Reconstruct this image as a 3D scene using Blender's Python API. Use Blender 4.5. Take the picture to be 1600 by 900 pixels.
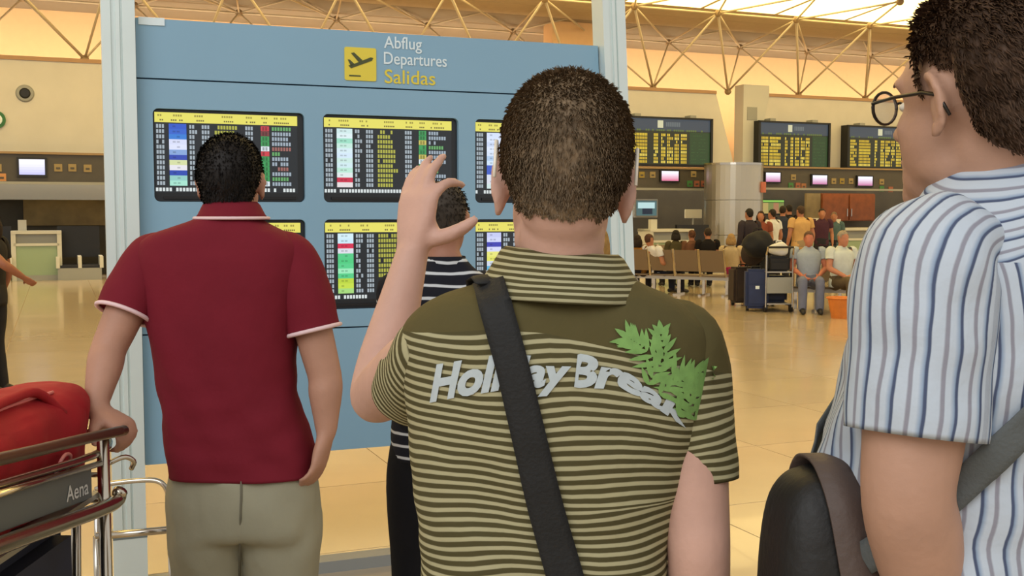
import bpy, bmesh, math, random
import numpy as np
from mathutils import Vector, Matrix, noise
from mathutils.bvhtree import BVHTree
random.seed(7)
for o in list(bpy.data.objects): bpy.data.objects.remove(o, do_unlink=True)
SC = bpy.context.scene
COL = SC.collection
PI = math.pi

# ------------------------------------------------------------------ camera
FPX, CAMZ, HOR = 1715.0, 1.53, 335.0
PITCH = math.atan((450 - HOR) / FPX)
cd = bpy.data.cameras.new('camera'); cam = bpy.data.objects.new('camera', cd); COL.objects.link(cam)
cam.location = (0, 0, CAMZ); cam.rotation_euler = (PI/2 - PITCH, 0, 0)
cd.sensor_width = 36; cd.lens = 36*FPX/1600; cd.clip_start = .05; cd.clip_end = 200
SC.camera = cam

def lin(v):
    v /= 255.0
    return v/12.92 if v <= .04045 else ((v+.055)/1.055)**2.4
def rgb(r, g, b): return (lin(r), lin(g), lin(b), 1)

# ------------------------------------------------------------------ light
w = bpy.data.worlds.new('world'); SC.world = w; w.use_nodes = True
bg = w.node_tree.nodes['Background']; bg.inputs[0].default_value = (1.0, .97, .92, 1); bg.inputs[1].default_value = .72
SC.view_settings.view_transform = 'Standard'; SC.view_settings.look = 'None'
SC.view_settings.exposure = 0.12; SC.view_settings.gamma = 1.0; SC.view_settings.use_curve_mapping = False

def area(name, loc, target, size, size_y, power, color):
    l = bpy.data.lights.new(name, 'AREA'); l.shape = 'RECTANGLE'; l.size = size; l.size_y = size_y
    l.energy = power; l.color = color
    o = bpy.data.objects.new(name, l); COL.objects.link(o); o.location = loc
    d = Vector(target) - Vector(loc); o.rotation_euler = d.to_track_quat('-Z', 'Y').to_euler()
    return o
area('hall_fill', (-4, -6, 7.5), (0, 3, 1.0), 10, 6, 560, (.95, .98, 1.0))  # unseen fill lamp added behind the camera to brighten the people's backs

# ------------------------------------------------------------------ picture geometry helpers
def ray(px, py):
    a = (px-800)/FPX; b = -(py-450)/FPX
    c, s = math.cos(PITCH), math.sin(PITCH)
    return Vector((a, c + b*s, -s + b*c))
CAM = Vector((0, 0, CAMZ))
def pix(px, py, Y):
    d = ray(px, py); return CAM + d*(Y/d.y)
class Plane:
    """vertical plane frame: u along it, d towards the camera, z up"""
    def __init__(s, origin, ang):
        s.o = Vector((origin[0], origin[1], 0)); s.a = ang
        s.u = Vector((math.cos(ang), math.sin(ang), 0)); s.n = Vector((math.sin(ang), -math.cos(ang), 0))
    def P(s, u, d, z): return s.o + s.u*u + s.n*d + Vector((0, 0, z))
    def px(s, px, py, d=0):
        r = ray(px, py); t = ((s.o + s.n*d) - CAM).dot(s.n) / r.dot(s.n)
        h = CAM + r*t; q = h - s.o
        return q.dot(s.u), h.z
HALL = Plane((0, 29.9), math.radians(22.5))
# warm cove lighting behind the parapet; unseen lamp added to brighten the desk recess
area('cove_lamps', HALL.P(6, -.9, 4.9), HALL.P(6, -3.0, 6.0), 60, .5, 900, (1.0, .82, .60))
area('desk_recess_fill', HALL.P(6, -1.4, 3.1), HALL.P(6, -1.2, 0), 60, .4, 900, (1.0, .88, .68))

# ------------------------------------------------------------------ object helpers
def tag(o, label=None, cat=None, group=None, kind=None):
    if label: o['label'] = label
    if cat: o['category'] = cat
    if group: o['group'] = group
    if kind: o['kind'] = kind
    return o
def link(name, me, m=None, parent=None, loc=None, rz=0):
    o = bpy.data.objects.new(name, me); COL.objects.link(o)
    if m is not None and me is not None:
        me.materials.clear(); me.materials.append(m)
    if loc is not None: o.location = loc
    o.rotation_euler = (0, 0, rz)
    if parent: o.parent = parent
    return o
def empty(name, loc=(0, 0, 0), rz=0, parent=None):
    o = bpy.data.objects.new(name, None); COL.objects.link(o); o.location = loc; o.rotation_euler = (0, 0, rz)
    o.empty_display_size = .1
    if parent: o.parent = parent
    return o
class MB:
    """collects geometry for one mesh"""
    def __init__(s): s.v = []; s.f = []; s.attr = {}; s.col = []
    def add(s, verts, faces):
        n = len(s.v); s.v += [tuple(v) for v in verts]; s.f += [tuple(i+n for i in f) for f in faces]; return n
    def box(s, x0, x1, y0, y1, z0, z1):
        v = [(x0,y0,z0),(x1,y0,z0),(x1,y1,z0),(x0,y1,z0),(x0,y0,z1),(x1,y0,z1),(x1,y1,z1),(x0,y1,z1)]
        s.add(v, [(3,2,1,0),(4,5,6,7),(0,1,5,4),(1,2,6,5),(2,3,7,6),(3,0,4,7)]); return s
    def prism(s, pts, y0, y1):
        """polygon in (x,z), extruded from y0 to y1"""
        n = len(pts)
        s.add([(p[0], y0, p[1]) for p in pts] + [(p[0], y1, p[1]) for p in pts],
              [tuple(range(n)), tuple(range(2*n-1, n-1, -1))] + [(i, i+n, (i+1) % n+n, (i+1) % n) for i in range(n)]); return s
    def tube(s, pts, r, seg=10, ell=1.0, up=None, cap=True):
        v, f, _ = tube_rings(pts, r, seg, ell, up)
        n = len(pts)
        if cap: f = f + [tuple(range(seg-1, -1, -1)), tuple(range((n-1)*seg, n*seg))]
        s.add(v, f); return s
    def ball(s, c, r, M=None, seg=20, rings=12):
        rx, ry, rz = r if hasattr(r, '__len__') else (r, r, r)
        v = [Vector((0, 0, rz))]
        for i in range(1, rings):
            a = PI*i/rings
            for j in range(seg):
                b = 2*PI*j/seg; v.append(Vector((rx*math.sin(a)*math.cos(b), ry*math.sin(a)*math.sin(b), rz*math.cos(a))))
        v.append(Vector((0, 0, -rz)))
        f = [(0, 1+j, 1+(j+1) % seg) for j in range(seg)]
        for i in range(rings-2):
            for j in range(seg):
                a = 1+i*seg+j; b = 1+i*seg+(j+1) % seg; f.append((a, a+seg, b+seg, b))
        L = len(v)-1
        f += [(L, L-seg+(j+1) % seg, L-seg+j) for j in range(seg)]
        c = Vector(c)
        v = [p + c for p in v]
        if M: v = [M @ p for p in v]
        s.add(v, f); return s
    def cyl(s, x, y, z0, z1, r0, r1=None, seg=20):
        r1 = r0 if r1 is None else r1
        v = [(x+r0*math.cos(2*PI*i/seg), y+r0*math.sin(2*PI*i/seg), z0) for i in range(seg)] + \
            [(x+r1*math.cos(2*PI*i/seg), y+r1*math.sin(2*PI*i/seg), z1) for i in range(seg)]
        s.add(v, [tuple(range(seg-1, -1, -1)), tuple(range(seg, 2*seg))] + [(i, (i+1) % seg, (i+1) % seg+seg, i+seg) for i in range(seg)]); return s
    def mesh(s, name, smooth=False):
        me = bpy.data.meshes.new(name); me.from_pydata(s.v, [], s.f)
        for k, a in s.attr.items():
            at = me.attributes.new(k, 'FLOAT', 'POINT'); at.data.foreach_set('value', np.array(a, dtype=np.float32))
        if s.col:
            at = me.attributes.new('Col', 'FLOAT_COLOR', 'FACE'); at.data.foreach_set('color', np.array(s.col, dtype=np.float32).ravel())
        if smooth: me.polygons.foreach_set('use_smooth', [True]*len(me.polygons))
        me.update(); return me
    def build(s, name, m, parent=None, loc=None, rz=0, smooth=False, bevel=0, fix=True):
        me = s.mesh(name, smooth)
        if bevel or fix:
            bm = bmesh.new(); bm.from_mesh(me)
            if bevel:
                bmesh.ops.bevel(bm, geom=[e for e in bm.edges if e.calc_face_angle(0) > .6], offset=bevel, segments=2, affect='EDGES', clamp_overlap=True)
            bmesh.ops.recalc_face_normals(bm, faces=bm.faces)
            bm.to_mesh(me); bm.free()
        return link(name, me, m, parent, loc, rz)
def frame_dirs(pts, up=None):
    pts = [Vector(p) for p in pts]; n = len(pts); out = []
    prev = None
    for i in range(n):
        t = (pts[min(i+1, n-1)] - pts[max(i-1, 0)]).normalized()
        if prev is None:
            a = Vector(up) if up is not None else (Vector((0, 0, 1)) if abs(t.z) < .9 else Vector((0, 1, 0)))
        else: a = prev
        x = (a - t*a.dot(t)).normalized(); y = t.cross(x)
        prev = x; out.append((t, x, y))
    return pts, out
def tube_rings(pts, r, seg=10, ell=1.0, up=None):
    pts, fr = frame_dirs(pts, up)
    if not hasattr(r, '__len__'): r = [r]*len(pts)
    v = []; f = []
    for p, (t, x, y), rr in zip(pts, fr, r):
        for j in range(seg):
            a = 2*PI*j/seg; v.append(p + x*(rr*math.cos(a)) + y*(rr*ell*math.sin(a)))
    for i in range(len(pts)-1):
        for j in range(seg):
            a = i*seg+j; b = i*seg+(j+1) % seg; f.append((a, b, b+seg, a+seg))
    return v, f, fr
def spline(pts, n):
    """Catmull-Rom through rows of numbers"""
    P = np.array([[*p] for p in pts], dtype=float)
    P = np.vstack([2*P[0]-P[1], P, 2*P[-1]-P[-2]])
    m = len(P)-3; out = []
    for k in range(n):
        t = m*k/(n-1); i = min(int(t), m-1); t -= i
        a, b, c, d = P[i:i+4]
        out.append(.5*((2*b)+(-a+c)*t+(2*a-5*b+4*c-d)*t*t+(-a+3*b-3*c+d)*t**3))
    return np.array(out)

# ------------------------------------------------------------------ materials
def mat(name, col, rough=.6, metal=0, var=.0, vscale=6, bump=0, bscale=60, spec=.5, coat=0, emit=None, estr=0, alpha=1, trans=0):
    m = bpy.data.materials.new(name); m.use_nodes = True; nt = m.node_tree; b = nt.nodes['Principled BSDF']
    c = rgb(*col)
    b.inputs['Base Color'].default_value = c; b.inputs['Roughness'].default_value = rough; b.inputs['Metallic'].default_value = metal
    b.inputs['Specular IOR Level'].default_value = spec; b.inputs['Coat Weight'].default_value = coat
    b.inputs['Alpha'].default_value = alpha; b.inputs['Transmission Weight'].default_value = trans
    if emit: b.inputs['Emission Color'].default_value = rgb(*emit); b.inputs['Emission Strength'].default_value = estr
    if var or bump:
        tc = nt.nodes.new('ShaderNodeTexCoord')
    if var:
        n = nt.nodes.new('ShaderNodeTexNoise'); n.inputs['Scale'].default_value = vscale; n.inputs['Detail'].default_value = 5
        nt.links.new(tc.outputs['Object'], n.inputs['Vector'])
        r = nt.nodes.new('ShaderNodeValToRGB')
        r.color_ramp.elements[0].position = .3; r.color_ramp.elements[1].position = .7
        r.color_ramp.elements[0].color = (*[x*(1-var) for x in c[:3]], 1); r.color_ramp.elements[1].color = (*[min(1, x*(1+var)) for x in c[:3]], 1)
        nt.links.new(n.outputs['Fac'], r.inputs['Fac']); nt.links.new(r.outputs['Color'], b.inputs['Base Color'])
    if bump:
        n = nt.nodes.new('ShaderNodeTexNoise'); n.inputs['Scale'].default_value = bscale; n.inputs['Detail'].default_value = 4
        nt.links.new(tc.outputs['Object'], n.inputs['Vector'])
        bp = nt.nodes.new('ShaderNodeBump'); bp.inputs['Strength'].default_value = bump; bp.inputs['Distance'].default_value = .01
        nt.links.new(n.outputs['Fac'], bp.inputs['Height']); nt.links.new(bp.outputs['Normal'], b.inputs['Normal'])
    return m
def emission_attr(name, strength=1.0):
    m = bpy.data.materials.new(name); m.use_nodes = True; nt = m.node_tree; b = nt.nodes['Principled BSDF']
    a = nt.nodes.new('ShaderNodeAttribute'); a.attribute_name = 'Col'
    b.inputs['Base Color'].default_value = (.01, .01, .012, 1); b.inputs['Roughness'].default_value = .35
    nt.links.new(a.outputs['Color'], b.inputs['Emission Color']); b.inputs['Emission Strength'].default_value = strength
    return m
def stripe_mat(name, stops, period, attr, attr2=None, period2=None, mask=None, solid=None, wob=.0015, rough=.85):
    """stripes from a per-vertex length; where mask>0 use attr2 stripes or a solid colour"""
    m = bpy.data.materials.new(name); m.use_nodes = True; nt = m.node_tree; b = nt.nodes['Principled BSDF']; N = nt.nodes.new; Lk = nt.links.new
    b.inputs['Roughness'].default_value = rough; b.inputs['Specular IOR Level'].default_value = .2
    tc = N('ShaderNodeTexCoord'); nz = N('ShaderNodeTexNoise'); nz.inputs['Scale'].default_value = 9; nz.inputs['Detail'].default_value = 2
    Lk(tc.outputs['Object'], nz.inputs['Vector'])
    def math_(op, x, y=None):
        n = N('ShaderNodeMath'); n.operation = op
        for i, q in enumerate((x, y)):
            if q is None: continue
            if isinstance(q, (int, float)): n.inputs[i].default_value = q
            else: Lk(q, n.inputs[i])
        return n.outputs[0]
    wv = math_('MULTIPLY', math_('SUBTRACT', nz.outputs['Fac'], .5), wob*4)
    def chain(at, per):
        a = N('ShaderNodeAttribute'); a.attribute_name = at
        fr = math_('FRACT', math_('DIVIDE', math_('ADD', a.outputs['Fac'], wv), per))
        r = N('ShaderNodeValToRGB'); cr = r.color_ramp; cr.interpolation = 'LINEAR'
        while len(cr.elements) < len(stops): cr.elements.new(.5)
        for e, (p, c) in zip(cr.elements, stops): e.position = p; e.color = rgb(*c)
        Lk(fr, r.inputs['Fac']); return r.outputs['Color']
    out = chain(attr, period)
    if mask:
        a = N('ShaderNodeAttribute'); a.attribute_name = mask
        g = math_('GREATER_THAN', a.outputs['Fac'], 0.0)
        mx = N('ShaderNodeMix'); mx.data_type = 'RGBA'; Lk(g, mx.inputs['Factor']); Lk(out, mx.inputs['A'])
        if solid: mx.inputs['B'].default_value = rgb(*solid)
        else: Lk(chain(attr2, period2 or period), mx.inputs['B'])
        out = mx.outputs['Result']
    Lk(out, b.inputs['Base Color'])
    n2 = N('ShaderNodeTexNoise'); n2.inputs['Scale'].default_value = 35; n2.inputs['Detail'].default_value = 3
    Lk(tc.outputs['Object'], n2.inputs['Vector'])
    bp = N('ShaderNodeBump'); bp.inputs['Strength'].default_value = .25; bp.inputs['Distance'].default_value = .01
    Lk(n2.outputs['Fac'], bp.inputs['Height']); Lk(bp.outputs['Normal'], b.inputs['Normal'])
    return m
def floor_material():
    m = mat('polished_floor', (188, 171, 145), .17, var=.06, vscale=1.2, spec=.6, coat=.15)
    nt = m.node_tree; b = nt.nodes['Principled BSDF']
    oi = nt.nodes.new('ShaderNodeObjectInfo'); hv = nt.nodes.new('ShaderNodeHueSaturation')
    mr = nt.nodes.new('ShaderNodeMapRange'); mr.inputs['To Min'].default_value = .95; mr.inputs['To Max'].default_value = 1.04
    nt.links.new(oi.outputs['Random'], mr.inputs['Value']); nt.links.new(mr.outputs['Result'], hv.inputs['Value'])
    src = b.inputs['Base Color'].links[0].from_socket
    nt.links.new(src, hv.inputs['Color']); nt.links.new(hv.outputs['Color'], b.inputs['Base Color'])
    return m
M = dict(
    white=mat('painted_white', (206, 203, 196), .7, var=.03, vscale=2), pier=mat('painted_pier', (198, 198, 192), .7),
    peach=mat('peach_wall', (240, 200, 150), .8, var=.02), soffit_shade=mat('soffit_shade', (150, 138, 118), .8, var=.05, vscale=1.5),
    ceil=mat('ceiling_panel', (190, 174, 146), .8, var=.04), tubecream=mat('cream_tube', (206, 190, 160), .5),
    node=mat('truss_node', (150, 125, 90), .5), trimb=mat('brown_trim', (176, 140, 104), .6),
    dark=mat('dark_fascia', (74, 70, 64), .5, var=.05), black=mat('black_plastic', (18, 18, 20), .45),
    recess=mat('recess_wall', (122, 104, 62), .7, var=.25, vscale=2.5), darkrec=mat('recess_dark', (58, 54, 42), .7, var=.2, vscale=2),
    steel=mat('brushed_steel', (182, 178, 168), .35, metal=.85, bump=.1, bscale=30), chrome=mat('bright_steel', (190, 182, 168), .2, metal=1),
    alu=mat('aluminium', (218, 230, 228), .35, metal=.3, var=.03, vscale=3), aludark=mat('groove', (120, 132, 134), .5, metal=.5),
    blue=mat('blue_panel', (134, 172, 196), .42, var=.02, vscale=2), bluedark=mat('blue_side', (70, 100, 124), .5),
    yellow=mat('sign_yellow', (226, 206, 70), .5), signwhite=mat('sign_white', (222, 236, 240), .5), signink=mat('sign_ink', (72, 78, 40), .5),
    bezel=mat('monitor_bezel', (30, 34, 38), .35), crt=emission_attr('screen_print', 1.0), farprint=emission_attr('board_print', 1.15),
    counter=mat('counter_white', (205, 205, 195), .5), cgreen=mat('counter_green', (150, 172, 140), .5), grey=mat('grey_panel', (150, 152, 148), .5),
    wood=mat('orange_wood', (126, 68, 28), .45, var=.2, vscale=5), seat=mat('perforated_seat', (122, 106, 88), .5, metal=.3),
    redbag=mat('red_fabric', (158, 8, 26), .8, var=.12, vscale=6, bump=.3, bscale=14), navy=mat('navy_fabric', (24, 30, 52), .7, var=.2, vscale=8),
    ad=mat('trolley_panel', (92, 98, 98), .5), adtext=mat('trolley_print', (205, 208, 208), .5),
    strap=mat('black_webbing', (20, 20, 20), .75, bump=.2, bscale=200), gstrap=mat('grey_webbing', (84, 88, 88), .75, bump=.2, bscale=200),
    bagblack=mat('black_nylon', (20, 18, 17), .6, bump=.25, bscale=40), bagbrown=mat('brown_nylon', (84, 70, 64), .65, bump=.25, bscale=60),
    copper=mat('orange_tub', (206, 120, 50), .35, var=.15), floor=floor_material(), joint=mat('floor_joint', (150, 124, 90), .5),
    print_=mat('shirt_print', (176, 186, 190), .8, var=.06, vscale=60), leaf=mat('shirt_leaf', (116, 156, 84), .8, var=.14, vscale=60),
    piping=mat('white_piping', (226, 196, 198), .8), lens=mat('eyeglass_lens', (220, 225, 225), .05, alpha=.25), frame=mat('eyeglass_frame', (40, 34, 28), .3, metal=.4),
    temple=mat('pale_temple', (236, 228, 214), .3), green=mat('green_sign', (46, 110, 60), .5),
)
# ================================================================== the hall
HO, HA = (0, 29.9, 0), HALL.a
def hall(name, mb, m, kind=None, parent=None, **k):
    o = mb.build(name, m, parent, None if parent else HO, 0 if parent else HA, **k)
    if kind: o['kind'] = kind
    return o
hp = HALL.px
def hbox(mb, p0, p1, d0, d1, dref=None):
    """box whose front face (at d1) covers the pixels p0..p1"""
    u0, z1 = hp(*p0, d1 if dref is None else dref); u1, z0 = hp(*p1, d1 if dref is None else dref)
    return mb.box(min(u0, u1), max(u0, u1), -d1, -d0, min(z0, z1), max(z0, z1))

# floor with its slabs
fl = MB(); fl.box(-40, 40, -45, 6, -.2, -.004)
floor = hall('floor', fl, M['joint'], 'structure')
T = 1.2; tm = MB().box(.003, T-.003, .003, T-.003, -.06, 0).mesh('tile')
tm.materials.append(M['floor'])
inframe = []
for i in range(-22, 22):
    for j in range(-36, 5):
        c = HALL.P((i+.5)*T, -(j+.5)*T, 0); d = c - CAM
        if c.y < .3 or c.y > 21 or abs(c.x/c.y) > .53 + .8/max(c.y, .4): continue
        inframe.append((c.length, i, j))
inframe.sort(); near = set((i, j) for _, i, j in inframe[:300])
for i, j in sorted(near):
    o = bpy.data.objects.new('tile', tm); COL.objects.link(o); o.parent = floor; o.location = (i*T, j*T, 0)
far = MB()
for i in range(-32, 32):
    for j in range(-37, 5):
        if (i, j) not in near: far.box(i*T+.003, (i+1)*T-.003, j*T+.003, (j+1)*T-.003, -.06, 0)
o = hall('tile_field', far, M['floor'], parent=floor, fix=False); o['kind'] = 'stuff'

# white upper wall: panels with the slanted light slot between them
WT = hp(1000, 141)[1]; WB = hp(1000, 259)[1]; WBL = hp(80, 238)[1]
uL = -27; uR = 32
s0 = hp(1119, 147)[0]; s1 = hp(1147, 258)[0]; p0 = hp(1160, 150)[0]; p1 = hp(1200, 140)[0]
wl = MB().prism([(uL, WBL), (s1, WBL), (s0, WT), (uL, WT)], 0, .35)
hall('wall_far', wl, M['white'], 'structure')
pt = hp(1180, 133)[1]
pr = MB().prism([(p0, WBL), (hp(1178, 258)[0], WBL), (p1, WT), (p1, pt), (p0, pt)], -.06, .4)
hall('wall_pier', pr, M['pier'], 'structure')
hall('wall_far_right', MB().prism([(hp(1178, 258)[0]+.02, WBL), (uR, WBL), (uR, WT), (p1+.01, WT)], 0, .35), M['white'], 'structure')
hall('trim_1', MB().box(uL, s0, -.03, .36, WT, WT+.09), M['trimb'], 'structure')
hall('trim_2', MB().box(p1+.01, uR, -.03, .36, WT, WT+.09), M['trimb'], 'structure')
hall('wall_upper', MB().box(-26, 40, 3.0, 3.2, WBL-1.2, 6.9), M['peach'], 'structure')
ub, _ = hp(875, 30); ue, _ = hp(945, 30)
hall('wall_column', MB().box(ub, ue, .5, 1.1, WT, 7.4), M['peach'], 'structure')
g = MB(); hbox(g, (1168, 167), (1183, 188), .06, .075); hall('trim_3', g, M['grey'], 'structure')

# ceiling rising towards the hall, slab by slab, with skylight strips
def cz(d): return 6.7 + .08*(d+3)
ceil = empty('ceiling', HO, HA); ceil['kind'] = 'structure'
M['sky'] = mat('skylight_glass', (255, 240, 190), .4, emit=(255, 226, 148), estr=3.4)
def slope_box(mb, u0, u1, d0, d1, th=.12, gap=.02):
    z0, z1 = cz(d0), cz(d1)
    mb.add([(u0, -d0-gap, z0), (u1, -d0-gap, z0), (u1, -d1, z1), (u0, -d1, z1), (u0, -d0-gap, z0+th), (u1, -d0-gap, z0+th), (u1, -d1, z1+th), (u0, -d1, z1+th)],
           [(3,2,1,0),(4,5,6,7),(0,1,5,4),(1,2,6,5),(2,3,7,6),(3,0,4,7)])
d = -3.2
while d < 25:
    sky = (1.7 <= d < 4.7) or (9.7 <= d < 12.7) or (17.7 <= d < 20.7)
    step = 1.0
    mb = MB()
    if sky:
        for k in range(-8, 16):
            q = MB(); slope_box(q, k*2.4+.06, (k+1)*2.4-.06, d, d+step, .05, .03); hall('skylight_pane', q, M['sky'], parent=ceil)
        for k in range(-8, 17):
            slope_box(mb, k*2.4-.06, k*2.4+.06, d, d+step, .16, 0)
        hall('glazing_bar', mb, M['tubecream'], parent=ceil)
    else:
        slope_box(mb, -26, 40, d, d+step); hall('ceiling_panel', mb, M['soffit_shade'] if d < -.5 else M['ceil'], parent=ceil)  # greyer slabs near the wall have the dimmer light painted into their colour
    d += step

# space frame under the ceiling, spaced like the nodes in view
tr = empty('roof_truss', HO, HA)
tag(tr, 'cream tubular space frame under the hall ceiling above the check-in wall', 'truss')
SP = (hp(1355, 165)[0] - hp(1023, 140)[0])/3; W0 = hp(1023, 140)[0]
A0 = hp(1122, 25, 2.4)[0] - (W0+SP); D0 = hp(1045, 47, -1.3)[0] - W0
zA, zD, zW = 6.86, 6.66, WT+.1
def bar(p, q, r=.045, name='strut'):
    hall(name, MB().tube([p, q], r*.75, 7), M['tubecream'], parent=tr, smooth=True)
ndm = MB().ball((0, 0, 0), .1, seg=10, rings=6).mesh('joint', True); ndm.materials.append(M['node'])
def node(p):
    o = bpy.data.objects.new('joint', ndm); COL.objects.link(o); o.parent = tr; o.location = p
for k in range(-7, 9):
    W = (W0+k*SP, .1, zW); A = (W0+k*SP+A0, -2.4, zA); Ap = (W0+(k+1)*SP+A0, -2.4, zA); D = (W0+k*SP+D0, 1.3, zD); Dm = (W0+(k-1)*SP+D0, 1.3, zD)
    Wp = (W0+(k+1)*SP, .1, zW)
    node(W); node(A); node(D)
    bar(A, W); bar(Ap, W, .04); bar(D, Wp, .035); bar(D, W, .035)
    bar(A, Ap, .035, 'chord'); bar(D, (D[0]+SP, 1.3, zD), .035, 'chord'); bar(A, D, .035); bar(A, Dm, .03)
    for q in (-.5, .5): bar(D, (D[0]+q*SP, .2, cz(-.2)+.03), .03)
    B = (A[0]+SP*.5, -5.0, zA+.12); node(B); bar(A, B, .035); bar(Ap, B, .035)

# wall fittings at the left
g = empty('wall_speaker', HALL.P(*[hp(39, 146)[0]], 0, hp(39, 146)[1]), HA); tag(g, 'small round black ceiling-style speaker with grey ring on white upper wall', 'speaker')
r1 = MB(); r1.tube([(0, .0, 0), (0, -.05, 0)], [.2, .17], 24); r1.build('ring', M['grey'], g, smooth=False)
r1 = MB(); r1.tube([(0, -.05, 0), (0, -.09, 0)], [.12, .09], 24); r1.build('cone', M['black'], g)
u, z = hp(-6, 187); g = empty('round_sign', HALL.P(u, 0, z), HA); tag(g, 'round green sign on the wall at the left picture edge', 'sign')
MB().tube([(0, 0, 0), (0, -.05, 0)], .2, 24).build('disc', M['green'], g)
MB().tube([(0, -.05, 0), (0, -.06, 0)], .13, 24).build('emblem', M['signwhite'], g)

# fascia under the upper wall with icons and small screens
def fascia(name, label, px0, px1, y0, y1, screens, icons):
    zx = max(px0, 60); u0 = hp(px0, y0, .5)[0]; u1 = hp(px1, y0, .5)[0]
    zt = hp(zx, y0, .5)[1]; z0 = hp(zx, y1, .5)[1]
    g = empty(name, HALL.P((u0+u1)/2, 0, 0), HA); c = (u0+u1)/2
    tag(g, label, 'fascia')
    MB().box(u0-c, u1-c, -.5, .2, z0, zt).build('casing', M['dark'], g)
    MB().box(u0-c, u1-c, -.55, -.5, z0-.06, z0).build('lower_rail', M['grey'], g)
    MB().box(u0-c, u1-c, -.55, -.5, zt, zt+.05).build('upper_rail', M['node'], g)
    for (sx, sy, wpx, hpx, colr) in screens:
        su, sz = hp(sx, sy, .56); wd = (hp(sx+wpx/2, sy, .56)[0]-su); hd = hp(sx, sy-hpx/2, .56)[1]-sz
        f = MB().box(su-c-wd*1.18, su-c+wd*1.18, -.56, -.5, sz-hd*1.3, sz+hd*1.25).build('screen_frame', M['black'], g)
        q = MB()
        for k in range(6):
            za = sz-hd+2*hd*k/6; q.box(su-c-wd, su-c+wd, -.57, -.56, za, za+2*hd/6)
            t = k/5; cc = [lin(a)*(1-t)+lin(b)*t for a, b in zip(colr, (238, 238, 250))]
            q.col += [(*cc, 1)]*6
        q.build('screen', M['farprint'], f, fix=False)
    for (ix, iy, colr) in icons:
        iu, iz = hp(ix, iy, .52); s = .085
        im = M.setdefault('ic%d_%d_%d' % colr, mat('icon', colr, .6))
        f = MB().box(iu-c-s, iu-c+s, -.52, -.5, iz-s, iz+s).build('pictogram', im, g)
        MB().box(iu-c-s*.5, iu-c+s*.5, -.528, -.52, iz-s*.4, iz+s*.1).build('pictogram_figure', M['dark'], f)
be = (150, 132, 92)
fascia('counter_fascia', 'dark fascia with one lit white screen above the left check-in desks', -1300, 420, 241, 284, [(50, 261, 40, 24, (190, 190, 240))],
       [(91, 262, be), (113, 262, be), (137, 263, be), (-4, 262, be), (3, 277, (196, 140, 90))])
fascia('counter_fascia', 'dark sign fascia between the blue board and the steel column', 760, 1112, 259, 291, [(1047, 275, 26, 15, (210, 120, 150))],
       [(990, 273, be), (1003, 273, (150, 130, 60)), (1020, 273, be), (1084, 272, be), (1078, 287, (60, 120, 70)), (1089, 287, (150, 90, 70)), (1100, 287, (150, 90, 70))])
fascia('counter_fascia', 'long dark sign fascia with three lit screens right of the steel column', 1181, 1640, 262, 293, [(1208, 277, 22, 14, (190, 120, 160)), (1281, 281, 22, 14, (190, 120, 160)), (1352, 283, 22, 14, (190, 120, 160))],
       [(1188, 277, be), (1240, 277, be), (1236, 290, (60, 120, 70)), (1247, 290, (150, 90, 70)), (1256, 291, (150, 100, 70)), (1303, 283, be), (1316, 283, (150, 130, 60)), (1330, 283, be), (1378, 284, be), (1378, 295, (60, 120, 70)), (1392, 296, (150, 90, 70))])

# recess behind the desks
zr = hp(1000, 292, -3)[1]
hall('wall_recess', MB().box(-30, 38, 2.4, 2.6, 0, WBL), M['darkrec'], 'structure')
g = MB(); hbox(g, (36, 312), (165, 352), -2.35, -2.2); hall('trim_4', g, M['recess'], 'structure')
g = MB(); g.box(hp(-900, 286, -1.6)[0], hp(420, 286, -1.6)[0], 1.6, 2.2, hp(80, 312, -1.6)[1], hp(80, 286, -1.6)[1]); hall('trim_5', g, M['grey'], 'structure')

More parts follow.
